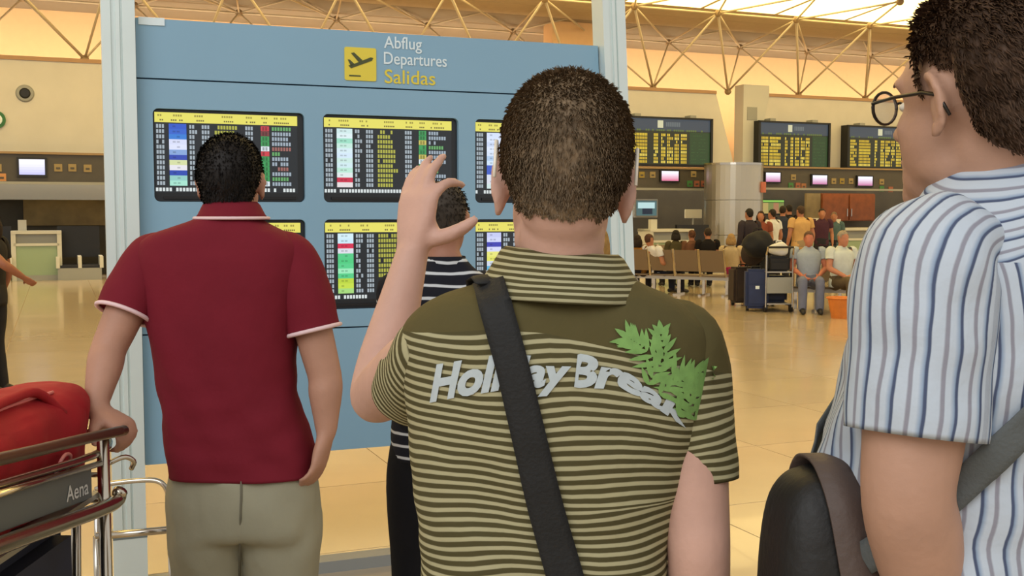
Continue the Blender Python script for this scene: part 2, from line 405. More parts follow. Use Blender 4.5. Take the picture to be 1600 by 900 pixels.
# big departure boards on the wall
def text_cells(mb, x0, x1, z0, z1, y, colr, cell, fill=.8, th=.0):
    """letter-sized blocks of print in one row"""
    x = x0
    while x + cell*.7 < x1:
        if random.random() < fill:
            mb.add([(x, y, z0), (x+cell*.72, y, z0), (x+cell*.72, y, z1), (x, y, z1)], [(0, 1, 2, 3)]); mb.col.append((*[lin(c) for c in colr], 1))
        x += cell
def quad(mb, x0, x1, z0, z1, y, colr):
    mb.add([(x0, y, z0), (x1, y, z0), (x1, y, z1), (x0, y, z1)], [(0, 1, 2, 3)]); mb.col.append((*[lin(c) for c in colr], 1))
def wall_board(px0, px1, y0, y1, label):
    u0, zt = hp(px0, y0, .35); u1, _ = hp(px1, y0, .35); z0 = hp(px0, y1, .35)[1]; c = (u0+u1)/2; W = u1-u0; H = zt-z0
    g = empty('flight_board', HALL.P(c, 0, 0), HA); tag(g, label, 'display board', 'big flight boards on the far wall')
    MB().box(-W/2, W/2, -.30, .02, z0, zt).build('casing', M['black'], g)
    fr = MB(); fr.box(-W/2-.03, W/2+.03, -.36, -.30, zt-.05, zt); fr.box(-W/2-.03, W/2+.03, -.36, -.30, z0, z0+.05)
    fr.box(-W/2-.03, -W/2+.04, -.36, -.30, z0, zt); fr.box(W/2-.04, W/2+.03, -.36, -.30, z0, zt); fr.build('frame', M['black'], g)
    for q in (-.3, .3): MB().box(W*q-.1, W*q+.1, -.3, 0, zt, zt+.08).build('bracket', M['grey'], g)
    q = MB(); y = -.31
    quad(q, -W/2+.04, W/2-.04, z0+.05, zt-H*.28, y, (28, 32, 18)); quad(q, -W/2+.04, W/2-.04, zt-H*.28, zt-.05, y, (52, 62, 72))
    quad(q, W*.26, W/2-.05, z0+.06, zt-H*.3, y-.003, (30, 56, 26))
    quad(q, -W*.09, -W*.03, zt-H*.22, zt-H*.07, y-.003, (190, 186, 150)); text_cells(q, 0, W*.16, zt-H*.19, zt-H*.1, y-.003, (90, 98, 100), .06)
    n = 9; rh = (H*.68-.08)/n
    text_cells(q, -W*.45, W*.42, zt-H*.285, zt-H*.25, y-.003, (84, 100, 40), .07, .6)
    for r in range(n):
        za = z0+.08+r*rh; zb = za+rh*.76
        for a, b in ((-.46, -.36), (-.345, -.19), (-.13, -.085), (-.05, .0), (.015, .08), (.095, .15), (.165, .235)):
            e = b if random.random() < .75 else a+(b-a)*random.uniform(.4, 1)
            text_cells(q, W*a, W*e, za, zb, y-.003, random.choice(((206, 176, 48), (190, 158, 40), (214, 190, 76))), .05, .97)
        text_cells(q, W*.28, W*.44, za+rh*.3, za+rh*.4, y-.005, (52, 92, 44), .06, .6)
    q.build('screen', M['farprint'], g, fix=False)
wall_board(968, 1113, 180, 258, 'wide yellow-lettered flight board left of the slanted light slot')
wall_board(1187, 1297, 188, 262, 'yellow-lettered flight board just right of the slanted light slot')
wall_board(1326, 1440, 195, 263, 'yellow-lettered flight board partly behind the head in striped shirt')

# clad steel column
cu, _ = hp(1146, 300, 1.6); ce, _ = hp(1184, 300, 1.6); rad = (ce-cu)
g = empty('steel_column', HALL.P(cu, 1.6, 0), HA); tag(g, 'thick round brushed steel column in front of the check-in desks', 'column')
zt = hp(1146, 259, 1.6)[1]
for k in range(3):
    MB().cyl(0, 0, zt*k/3+.01, zt*(k+1)/3, rad, seg=36).build('cladding_ring', M['steel'], g, smooth=False)
MB().cyl(0, 0, zt, zt+.06, rad*1.03, seg=36).build('cap', M['chrome'], g)
MB().cyl(rad*.62, -rad*.8, zt*.74, zt*.84, .1, seg=10).build('red_label', mat('red_label', (190, 110, 90), .6), g)

# check-in desks
def desk(px, w, label, kind):
    dd = -.4 if px < 500 else 2.5
    u, _ = hp(px, 400, dd); g = empty('check_in_desk', HALL.P(u, dd, 0), HA); tag(g, label, 'desk', 'check-in desks')
    if kind:
        MB().box(-w/2, w/2, -.3, .3, 0, .12).build('plinth', M['grey'], g)
        MB().box(-w/2+.04, w/2-.04, -.28, .28, .12, .8).build('front_panel', M['cgreen'], g)
        for s in (-1, 1): MB().box(s*w/2-.05, s*w/2+.05, -.32, .32, 0, 1.14).build('side_post', M['counter'], g)
        MB().box(-w/2, w/2, -.32, .32, .8, .86).build('ledge', M['counter'], g)
        MB().box(-w/2+.04, w/2-.04, -.2, .2, .86, 1.08).build('upper_panel', M['grey'], g)
        MB().box(-w/2-.05, w/2+.05, -.34, .34, 1.08, 1.15).build('worktop', M['counter'], g)
        t = MB().box(-w/2+.1, -w/2+.28, -.1, .05, 1.15, 1.4).build('ticket_printer', M['counter'], g)
    else:
        MB().box(-w/2, w/2, -.5, .5, 0, .28).build('belt_base', M['grey'], g)
        MB().box(-w/2+.05, w/2-.05, -.5, .6, .28, .34).build('belt', M['black'], g)
        MB().box(-w/2, w/2, .5, .6, .5, 1.25).build('curtain', M['black'], g)
        for s in (-1, 0, 1): MB().box(s*w/2-.04, s*w/2+.04, -.52, .5, .28, .55).build('guide_rail', M['counter'], g)
for px, w, label, kd in ((58, .98, 'white check-in desk with green front left of the blue board', 1), (124, .95, 'low baggage belt with black curtain beside the green-fronted desk', 0), (-20, 1.0, 'baggage belt with black curtain at the left picture edge', 0),
                     (1040, 1.2, 'white check-in desk behind the waiting bench', 1), (1098, 1.0, 'baggage belt with black curtain left of steel column', 0), (1330, 1.5, 'white check-in desk under the wooden cabinet', 1), (1240, 1.3, 'white check-in desk right of the steel column behind the crowd', 1), (1420, 1.3, 'white check-in desk nearest the man in striped shirt', 1)):
    desk(px, w, label, kd)

def wallbox(name, label, cat, p0, p1, d, th, m, extra=None):
    u0, z1 = hp(*p0, d); u1, z0 = hp(*p1, d); c = (u0+u1)/2
    g = empty(name, HALL.P(c, d, 0), HA); tag(g, label, cat)
    MB().box(u0-c, u1-c, 0, th, z0, z1).build('body', m, g, bevel=.01)
    if extra: extra(g, u0-c, u1-c, z0, z1)
    return g
def doors(g, a, b, z0, z1):
    for s, e in ((a, (a+b)/2-.01), ((a+b)/2+.01, b)):
        dd = MB().box(s+.02, e-.02, -.04, 0, z0+.03, z1-.03).build('door', M['wood'], g)
        MB().box((a+b)/2+(-.1 if e < b else .07), (a+b)/2+(-.07 if e < b else .1), -.07, -.04, z0+.15, z0+.4).build('handle', M['chrome'], dd)
wallbox('wooden_cabinet', 'orange-brown wooden double-door cabinet under the right fascia', 'cabinet', (1284, 302), (1366, 345), -1.8, .4, M['wood'], doors)
def tv(g, a, b, z0, z1):
    q = MB(); quad(q, a+.05, b-.05, z0+.06, z1-.05, -.01, (70, 96, 96)); quad(q, a+.1, b-.12, (z0+z1)/2, z1-.1, -.013, (170, 200, 200)); quad(q, a+.25, b-.2, z0+.1, (z0+z1)/2, -.013, (28, 38, 52))
    q.build('screen', M['farprint'], g, fix=False)
wallbox('information_screen', 'teal-lit screen hanging behind the waiting bench near the board post', 'screen', (992, 311), (1028, 340), -1.5, .15, M['grey'], tv)
wallbox('paper_sign', 'pale sign panel above the check-in counter left of the column', 'sign', (1071, 327), (1097, 341), .5, .06, M['counter'], lambda g, a, b, z0, z1: MB().box((a+b)/2-.02, (a+b)/2+.02, .02, .05, 1.0, z0).build('stand', M['grey'], g))
def poster(g, a, b, z0, z1):
    q = MB()
    for k in range(5): quad(q, a+.04+(b-a-.08)*k/5, a+.04+(b-a-.08)*(k+1)/5, z0+.05, z1-.12, -.01, random.choice(((132, 122, 60), (150, 104, 70), (110, 116, 60), (160, 140, 80))))
    quad(q, a+.04, b-.04, z1-.1, z1-.03, -.01, (120, 170, 70)); q.build('picture', M['farprint'], g, fix=False)
wallbox('lit_poster', 'long lit poster with green top edge behind the crowd', 'poster', (1182, 311), (1226, 336), -1.8, .1, M['black'], poster)
wallbox('lit_poster', 'olive-gold lit panel beside the wooden cabinet', 'poster', (1260, 302), (1282, 345), -1.8, .1, M['recess'], None)
wallbox('desk_monitor', 'small monitor with white screen on the counter behind the tan shirt', 'monitor', (1262, 341), (1285, 356), 2.4, .2, M['counter'], None)

# ================================================================== blue departures stand
BA = math.radians(21.3)
Lp = pix(186, 931, 4.34); BRD = Plane((Lp.x, Lp.y), BA); bp = BRD.px; BO = (Lp.x, Lp.y, 0)
stand = empty('departures_stand', BO, BA); tag(stand, 'tall blue departures stand with built-in monitors between aluminium posts', 'information board')
def brd(name, mb, m, parent=None, **k): return mb.build(name, m, parent or stand, **k)
ZT = 2.75
def post(ub, ut, w, name='post'):
    """extruded aluminium post with grooves; ub/ut centre at floor and top"""
    prof = [(-1, -1), (-.45, -1), (-.42, -.86), (-.2, -.86), (-.17, -1), (.08, -1), (.11, -.86), (.2, -.86), (.23, -1), (1, -1), (1, 1), (-1, 1)]
    n = len(prof); h = w/2; v = []
    for z, c in ((.0, ub), (ZT, ut)): v += [(c+x*h, y*h, z) for x, y in prof]
    mb = MB(); mb.add(v, [tuple(range(n-1, -1, -1)), tuple(range(n, 2*n))] + [(i, (i+1) % n, (i+1) % n+n, i+n) for i in range(n)])
    p = brd(name, mb, M['alu'])
    MB().box(ub-h*1.03, ub+h*1.03, -h*1.06, h*1.04, .0, .24).build('base_sleeve', M['alu'], p)
    MB().box(ub-h*1.05, ub+h*1.05, -h*1.08, h*1.06, .24, .25).build('sleeve_joint', M['aludark'], p)
    MB().box(ub-h*2.2, ub+h*2.2, -h*1.8, h*1.8, 0, .012).build('foot_plate', M['grey'], p)
    return p
pw = bp(213, 100, .06)[0]-bp(160, 100, .06)[0]
lc = (bp(186, 100, .06)[0]); post(0*lc+lc+.0, lc, pw)
rt = bp(960, 20, .06)[0]; rb = bp(974, 400, .06)[0]
zt_, zb_ = bp(960, 20, .06)[1], bp(974, 400, .06)[1]; sl = (rt-rb)/(zt_-zb_)
post(rb - sl*zb_, rb + sl*(ZT-zb_), pw*.92)
bl = lc+pw/2+.004; br_top = rt-pw*.46-.01
def edge(z): return rb + sl*(z-zb_) - pw*.46 - .006
zs = [bp(400, 38)[1], bp(400, 130)[1], bp(525, 512)[1], bp(400, 714)[1]]
names = ['header_panel', 'monitor_panel', 'lower_panel']
# monitors: pixel corners of each
mons = [[(240, 168), (476, 316)], [(505, 177), (716, 317)], [(742, 184), (930, 316)]]
zr1 = (bp(505, 178)[1], bp(505, 316)[1]); zr2 = (bp(507, 343)[1], bp(507, 484)[1])
mu = [(bp(a[0][0], 250)[0], bp(a[1][0], 250)[0]) for a in mons]; mu[2] = (mu[2][0], mu[2][0]+(mu[1][1]-mu[1][0]))
mu4 = (bp(312, 400)[0], bp(478, 400)[0])
def rrect(x0, x1, z0, z1, r, n=5):
    out = []
    for cx, cz_, a0 in ((x1-r, z0+r, -90), (x1-r, z1-r, 0), (x0+r, z1-r, 90), (x0+r, z0+r, 180)):
        for k in range(n+1):
            a = math.radians(a0+90*k/n); out.append((cx+r*math.cos(a), cz_+r*math.sin(a)))
    return out
DEP = .34
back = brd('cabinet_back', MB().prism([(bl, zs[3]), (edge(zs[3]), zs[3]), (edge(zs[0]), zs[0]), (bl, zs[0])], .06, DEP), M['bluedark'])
for k in range(3):
    za, zb = zs[k+1]+.003, zs[k]-.003
    poly = [(bl, za), (edge(za), za), (edge(zb), zb), (bl, zb)]
    if k != 1: brd(names[k], MB().prism(poly, -.005, .06), M['blue'])
    else:
        # panel with six rounded monitor cut-outs
        bm = bmesh.new()
        def loop(pts):
            vs = [bm.verts.new((p[0], -.005, p[1])) for p in pts]
            return [bm.edges.new((vs[i], vs[(i+1) % len(vs)])) for i in range(len(vs))]
        es = loop(poly)
        for (a, b) in mu:
            for (t, l) in (zr1, zr2):
                aa, bb = mu4 if (a == mu[0][0] and t == zr2[0]) else (a, b)
                es += loop(rrect(aa, bb, l, t, .022))
        r = bmesh.ops.triangle_fill(bm, use_beauty=True, edges=es)
        fs = [f for f in bm.faces]
        ex = bmesh.ops.extrude_face_region(bm, geom=fs)
        for v in [q for q in ex['geom'] if isinstance(q, bmesh.types.BMVert)]: v.co.y += .06
        bmesh.ops.recalc_face_normals(bm, faces=bm.faces)
        me = bpy.data.meshes.new('monitor_panel'); bm.to_mesh(me); bm.free(); link('monitor_panel', me, M['blue'], stand)
brd('base_bar', MB().box(lc, rb - sl*zb_, -.05, .05, .0, .05), M['grey'])

# --- what the six monitors show
G, R_, B_, Wt = (58, 150, 84), (196, 60, 70), (50, 80, 180), (214, 226, 232)
logos = [[(44, 84, 190), (50, 96, 196), (52, 120, 205), (208, 214, 240), (214, 220, 244), (130, 160, 210), (46, 70, 170), (206, 214, 160), (224, 222, 230), (40, 70, 170), (140, 196, 190), (160, 220, 200)],
         [(200, 226, 226), (214, 232, 236), (150, 214, 190), (190, 226, 214), (206, 228, 236), (204, 224, 240), (196, 226, 220), (200, 226, 232), (180, 224, 206), (214, 226, 226), (196, 40, 70), (222, 214, 216)],
         [(206, 218, 240), (210, 222, 244), (196, 210, 236), (214, 226, 246), (206, 220, 240), (170, 196, 226), (200, 220, 240), (60, 90, 190), (60, 90, 190), (206, 214, 230), (210, 214, 226), (200, 220, 220)],
         [(210, 226, 230), (90, 190, 120), (206, 214, 236), (60, 90, 190), (200, 210, 220), (200, 60, 70), (214, 220, 220), (90, 190, 120), (206, 206, 90), (210, 226, 226), (196, 210, 226), (200, 200, 210)],
         [(204, 230, 240), (196, 226, 240), (206, 40, 76), (214, 214, 226), (80, 196, 130), (74, 196, 124), (84, 200, 134), (150, 226, 180), (80, 196, 130), (180, 206, 60), (190, 214, 70), (160, 210, 120)],
         [(190, 196, 236), (200, 206, 240), (56, 60, 170), (206, 210, 240), (224, 222, 120), (220, 220, 100), (200, 210, 226), (90, 170, 210), (90, 170, 210), (214, 220, 226), (200, 210, 220), (196, 206, 220)]]
gates = [[R_, (120, 60, 60), G, G, Wt, R_, G, G, G, G, G, Wt], [G, G, (196, 186, 90), G, G, (196, 186, 90), Wt, G, G, Wt, G, G]]
for idx in range(6):
    a, b = mu4 if idx == 3 else mu[idx % 3]; t, l = (zr1, zr2)[idx//3]
    W, H = b-a, t-l; g = MB()
    fr = brd('monitor', MB().prism(rrect(a+.002, b-.002, l+.002, t-.002, .021), .015, .08), M['bezel'])
    c0, c1 = a+W*.012, b-W*.045; ct, cb = t-H*.035, l+H*.10
    y = .012; q = MB()
    CW, CH = c1-c0, ct-cb
    quad(q, c0, c1, cb, ct, y+.002, (24, 30, 34))
    quad(q, c0, c1, ct-CH*.125, ct, y, (222, 214, 96))
    for f0, f1 in ((.02, .06), (.11, .2), (.27, .34), (.46, .55), (.63, .7), (.74, .79), (.83, .95)):
        text_cells(q, c0+CW*f0, c0+CW*f1, ct-CH*.05, ct-CH*.025, y-.001, (150, 140, 60), .009); text_cells(q, c0+CW*f0, c0+CW*f1, ct-CH*.105, ct-CH*.085, y-.001, (110, 100, 50), .008)
    n = 12; top = ct-CH*.14; rh = (top-(cb+CH*.085))/n
    for r in range(n):
        zb = top-rh*r-rh*.14; za = top-rh*(r+1)+rh*.14; gw = (156, 168, 176)
        text_cells(q, c0+CW*.01, c0+CW*.075, za, zb, y, gw, .011, .98)
        quad(q, c0+CW*.095, c0+CW*.215, top-rh*(r+1), top-rh*r, y, logos[idx][r]); text_cells(q, c0+CW*.12, c0+CW*.19, za+rh*.2, zb-rh*.2, y-.001, tuple(int(k*.82) for k in logos[idx][r]), .016, .7)
        text_cells(q, c0+CW*.235, c0+CW*random.uniform(.27, .295), za, zb, y, gw, .011, .95)
        text_cells(q, c0+CW*.32, c0+CW*.385, za, zb, y, gw, .011, .97)
        text_cells(q, c0+CW*.41, c0+CW*random.uniform(.5, .6), za, zb, y, (168, 168, 66), .0115, .97)
        text_cells(q, c0+CW*.625, c0+CW*.695, za, zb, y, gw, .011, .97)
        gc = gates[(idx+idx//3) % 2][r]; quad(q, c0+CW*.735, c0+CW*.795, top-rh*(r+1)+.001, top-rh*r, y, gc); text_cells(q, c0+CW*.745, c0+CW*.785, za, zb, y-.001, tuple(int(k*.7) for k in gc), .012, .9)
        rc = (96, 160, 96) if (idx+r*3) % 5 == 0 else ((150, 96, 90) if (idx+r) % 4 == 0 else (150, 164, 176))
        text_cells(q, c0+CW*.815, c0+CW*random.choice((.9, .95, .97)), za, zb, y, rc, .0115, .92)
    text_cells(q, c0+CW*.0, c0+CW*.99, cb+CH*.015, cb+CH*.06, y, (206, 214, 214), .013, .85)
    o = link('screen', q.mesh('screen'), M['crt'], fr)
    brd('monitor_grille', MB().box(a+W*.06, b-W*.06, .008, .016, l+H*.03, l+H*.06), M['black'], fr)

# lettering and pictogram on the header
def text_geo(body, size=1.0, shear=0, off=0, spacing=1.0):
    cu = bpy.data.curves.new('t', 'FONT'); cu.body = body; cu.size = size; cu.shear = shear; cu.offset = off; cu.space_character = spacing; cu.resolution_u = 4
    o = bpy.data.objects.new('t', cu); COL.objects.link(o)
    dg = bpy.context.evaluated_depsgraph_get(); me = bpy.data.meshes.new_from_object(o.evaluated_get(dg))
    v = [tuple(p.co) for p in me.vertices]; f = [tuple(p.vertices) for p in me.polygons]
    bpy.data.objects.remove(o); bpy.data.curves.remove(cu); bpy.data.meshes.remove(me)
    return v, f
def flat_text(name, body, m, parent, x0, x1, z0, z1, y, off=0, th=.002, flip=1):
    """text fitted into a rectangle x0..x1, z0..z1 on a plane facing -y; z0/z1 = extremes of the glyphs"""
    v, f = text_geo(body, 1, 0, off)
    xs = [p[0] for p in v]; ys = [p[1] for p in v]; ax, bx = min(xs), max(xs); ay, by = min(ys), max(ys)
    V = [(x0+(p[0]-ax)/(bx-ax)*(x1-x0), y, z0+(p[1]-ay)/(by-ay)*(z1-z0)) for p in v]
    mb = MB(); mb.add(V, f); n = len(V); mb.add([(p[0], p[1]-th, p[2]) for p in V], f)
    return mb.build(name, m, parent, fix=False)
def pr_(x, y): return bp(x, y, .007)
def sign_text(body, x0, x1, ytop, ybot, m):
    u0, za = pr_(x0, ybot); u1, zb = pr_(x1, (ytop)); _, zb0 = pr_(x0, ytop)
    flat_text('lettering', body, m, stand, u0, u1, za, zb0, -.006, .006)
sign_text('Abflug', 600, 659, 56, 81, M['signwhite']); sign_text('Departures', 600, 698, 81, 106, M['signwhite']); sign_text('Salidas', 601, 680, 108, 130, M['yellow'])
a, zt1 = pr_(538, 73); b, zb1 = pr_(588, 126); zt1 = pr_(538, 73)[1]; zb1 = pr_(538, 125)[1]
ic = brd('pictogram', MB().prism(rrect(a, b, zb1, zt1, .008), -.009, -.005), M['yellow'])
def icp(x, z): return (a+(b-a)*x, zb1+(zt1-zb1)*z)
mb = MB()
for poly in ([(.12, .44), (.2, .36), (.86, .62), (.9, .7), (.82, .72), (.3, .5)], [(.2, .82), (.3, .84), (.56, .62), (.44, .56)], [(.1, .62), (.16, .62), (.3, .5), (.2, .42)], [(.14, .12), (.5, .12), (.5, .16), (.14, .16)]):
    mb.prism([icp(*p) for p in poly], -.011, -.009)
mb.build('aeroplane_symbol', M['signink'], ic)
a2, z2 = pr_(216, 26); b2, _ = pr_(257, 30); z3 = pr_(216, 38)[1]
brd('label_plate', MB().box(a2, b2, -.01, -.005, z3, z2), M['signwhite'])
# ================================================================== people
def remesh(mb, voxel, iters=3, fac=.5):
    me = mb.mesh('tmp'); bm = bmesh.new(); bm.from_mesh(me); bmesh.ops.recalc_face_normals(bm, faces=bm.faces); bm.to_mesh(me); bm.free()
    o = bpy.data.objects.new('tmp', me); COL.objects.link(o)
    r = o.modifiers.new('r', 'REMESH'); r.mode = 'VOXEL'; r.voxel_size = voxel; r.adaptivity = 0
    s = o.modifiers.new('s', 'SMOOTH'); s.factor = fac; s.iterations = iters
    dg = bpy.context.evaluated_depsgraph_get(); out = bpy.data.meshes.new_from_object(o.evaluated_get(dg))
    bpy.data.objects.remove(o); bpy.data.meshes.remove(me)
    out.polygons.foreach_set('use_smooth', [True]*len(out.polygons)); return out
def shift(me, base):
    n = len(me.vertices); a = np.empty(n*3, np.float32); me.vertices.foreach_get('co', a); a = a.reshape(-1, 3) - np.array(base, np.float32)
    me.vertices.foreach_set('co', a.ravel()); me.update()
def limb(mb, pts, n=14, seg=16, ell=1.0, up=None):
    """pts rows: x,y,z,r — a closed tapering limb"""
    S = spline(pts, n); P = [Vector(q[:3]) for q in S]; R = [max(.004, q[3]) for q in S]
    mb.tube(P, R, seg, ell, up)
    mb.ball(P[0], R[0]*.98, seg=12, rings=8); mb.ball(P[-1], R[-1]*.98, seg=12, rings=8)
def hand(mb, wrist, d, palm, thumb_side, curl=(.35, .35, .25), spread=.05, size=1.0, thumb_out=.7, curls=None, thumb_fwd=.55):
    """d: where fingers point, palm: palm normal, thumb_side: +1/-1 along d x palm"""
    d = Vector(d).normalized(); palm = Vector(palm); palm = (palm - d*palm.dot(d)).normalized(); lat = d.cross(palm)*thumb_side
    wrist = Vector(wrist); s = size
    # palm slab
    rings = []
    for t, hw, th in ((-.015, .026, .019), (.02, .03, .019), (.05, .038, .017), (.085, .04, .014), (.096, .038, .011)):
        c = wrist + d*(t*s); ring = []
        for k in range(16):
            a = 2*PI*k/16; ca, sa = math.cos(a), math.sin(a)
            ring.append(c + lat*(hw*s*math.copysign(abs(ca)**.7, ca)) + palm*(th*s*math.copysign(abs(sa)**.8, sa)))
        rings.append(ring)
    v = [p for r in rings for p in r]; f = []
    for i in range(len(rings)-1):
        for j in range(16): f.append((i*16+j, i*16+(j+1) % 16, (i+1)*16+(j+1) % 16, (i+1)*16+j))
    f += [tuple(range(15, -1, -1)), tuple(range(64, 80))]; mb.add(v, f)
    mb.ball(wrist + d*.04*s + lat*.02*s + palm*.008*s, .019*s, seg=10, rings=6)
    for k, (off, ln, r) in enumerate(((.031, .074, .0092), (.0105, .082, .0095), (-.0105, .076, .0092), (-.031, .060, .0082))):
        p = wrist + d*(.088*s) + lat*(off*s); ang = 0; pts = [(*(p - d*.02*s), r*s), (*p, r*s*1.05)]
        dl = (d + lat*(off/.031*spread)).normalized()
        cu = curls[k] if curls else curl
        for c_, fr, rr in zip(cu, (.44, .31, .25), (.98, .92, .74)):
            ang += c_; dd = dl*math.cos(ang) + palm*math.sin(ang); p = p + dd*(ln*s*fr); pts.append((*p, r*s*rr))
        limb(mb, pts, 12, 10)
    p = wrist + d*(.022*s) + lat*(.022*s) + palm*.006*s; pts = [(*p, .013*s)]
    td = (lat*thumb_out + d*thumb_fwd + palm*.35).normalized()
    for ln, rr in ((.034, .0135), (.029, .0115), (.022, .0088)):
        p = p + td*(ln*s); pts.append((*p, rr*s)); td = (td + d*.22).normalized()
    limb(mb, pts, 10, 10)
def head_matrix(c, yaw, pitch, roll, sc): return Matrix.Translation(c) @ Matrix.Rotation(yaw, 4, 'Z') @ Matrix.Rotation(pitch, 4, 'X') @ Matrix.Rotation(roll, 4, 'Y') @ Matrix.Diagonal((*sc, 1))
def head_geo(mb, H, fine=True):
    b = lambda c, r: mb.ball(c, r, H, 24 if fine else 14, 14 if fine else 9)
    b((0, -.014, .042), (.074, .094, .088)); b((0, .012, .03), (.070, .082, .075)); b((0, -.05, -.005), (.060, .046, .062))
    b((0, .03, -.028), (.063, .064, .082)); b((0, .05, -.075), (.042, .044, .040)); b((0, .078, -.098), (.024, .02, .018))
    for s in (-1, 1):
        b((s*.034, .058, -.022), (.024, .024, .026)); b((s*.045, .02, -.062), (.014, .032, .024)); b((s*.03, .076, .03), (.026, .012, .009))
        # ear: shell, rim and lobe
        E = H @ Matrix.Translation((s*.076, -.006, 0)) @ Matrix.Rotation(s*.42, 4, 'Z') @ Matrix.Rotation(-.2, 4, 'X')
        mb.ball((0, 0, 0), (.008, .016, .03), E, 14, 10)
        rim = [E @ Vector((s*(.006 + .006*math.sin(t)), .004-.019*math.cos(t-.2), .033*math.sin(t-.2)+.002)) for t in np.linspace(-1.2, 2.2, 12)]
        mb.tube(rim, .0058, 8); mb.ball((s*.004, .004, -.028), (.006, .009, .01), E, 10, 8)
    b((0, .098, -.008), (.009, .012, .026)); b((0, .108, -.026), (.012, .014, .011)); b((0, .104, -.031), (.018, .009, .008))
    b((0, .09, -.058), (.023, .011, .006)); b((0, .088, -.068), (.019, .011, .006))
HLY = [-.14, -.075, -.055, -.04, -.026, -.02, .018, .022, .036, .045, .055, .07, .09, .12]
HLZ = [-.052, -.052, -.046, -.03, .0, .036, .042, .0, -.008, .02, .045, .068, .082, .09]
def hair_of(me, H, thick, blade, n, colm, parent, base, long=0, seed=1, top=0.0, hl=0.0, flow=(0, -.55, -.75), bw=.0011, hlb=0, hlf=0):
    """hair shell lifted off the head surface plus short tapered locks"""
    rnd = random.Random(seed)
    inv = H.inverted(); nv = len(me.vertices)
    co = [v.co.copy() for v in me.vertices]; nr = [v.normal.copy() for v in me.vertices]
    amt = np.zeros(nv)
    for i, p in enumerate(co):
        q = inv @ p
        if q.length > .19: continue
        if abs(q.x) > .0765 and -.05 < q.z < .042 and -.034 < q.y < .03: continue
        zl = np.interp(q.y, HLY, HLZ) + hl + (hlb if q.y < -.035 else 0) + hlf*min(1, max(0, (q.y-.02)/.02)) + .006*noise.noise(p*60)
        if q.z > zl: amt[i] = min(1, (q.z - zl)/.035)
    mp = {}; mb = MB(); faces = []
    for f in me.polygons:
        if all(amt[v] > 0 for v in f.vertices):
            for v in f.vertices:
                if v not in mp:
                    q = inv @ co[v]; t = thick*(.12+.88*amt[v]) + top*max(0, min(1, (q.z-.06)/.06)) + .0025*noise.noise(co[v]*70)*amt[v]
                    mp[v] = len(mb.v); mb.v.append(tuple(co[v] + nr[v]*t - Vector(base)))
            faces.append(f.vertices[:]); mb.f.append(tuple(mp[v] for v in f.vertices))
    rm = H.to_3x3(); fl = (rm @ Vector(flow)).normalized()
    for _ in range(n):
        f = faces[rnd.randrange(len(faces))]; k = rnd.randrange(len(f)); v0, v1 = f[k], f[(k+1) % len(f)]; t = rnd.random()
        p = Vector(mb.v[mp[v0]]).lerp(Vector(mb.v[mp[v1]]), t); nn = nr[v0]; a = amt[v0]
        q = inv @ co[v0]
        tg = fl - nn*fl.dot(nn)
        if q.z > .09: tg = tg + rm @ Vector((rnd.uniform(-.4, .4), rnd.uniform(-.4, .4), 0))
        dr = (nn*(.42+.35*rnd.random()) + tg*(.8) + Vector((rnd.uniform(-.3, .3), rnd.uniform(-.3, .3), rnd.uniform(-.3, .3)))).normalized()
        L = blade*(.35+.65*a)*(.7+.6*rnd.random()); w = dr.cross(nn).normalized()*bw*(.7+.6*rnd.random())
        mid = p + dr*L*.55; tip = p + dr*L - nn*L*.22
        p = p - nn*.002
        mb.add([p-w, p+w, mid+w*.8, tip, mid-w*.8], [(0, 1, 2, 3, 4)])
    if long:
        # long hair falls to the shoulders in overlapping locks
        for k in range(26):
            a = PI*(-.15 + 1.3*k/25) + PI; x, y = math.cos(a)*.078, -abs(math.sin(a))*.085 - .01
            pts = [H @ Vector((x*.7, y*.7, .06)), H @ Vector((x*1.08, y*1.05, 0)), H @ Vector((x*1.15, y*1.1, -.08)), H @ Vector((x*1.05, y*1.05, -long))]
            S = spline([(*p, r) for p, r in zip(pts, (.014, .018, .017, .004))], 8)
            mb.tube([Vector(q[:3]) - Vector(base) for q in S], [max(.003, q[3]) for q in S], 6)
    o = mb.build('hair', colm, parent, smooth=True, fix=False); return o
def catmull_sections(sec, n): return spline(sec, n)
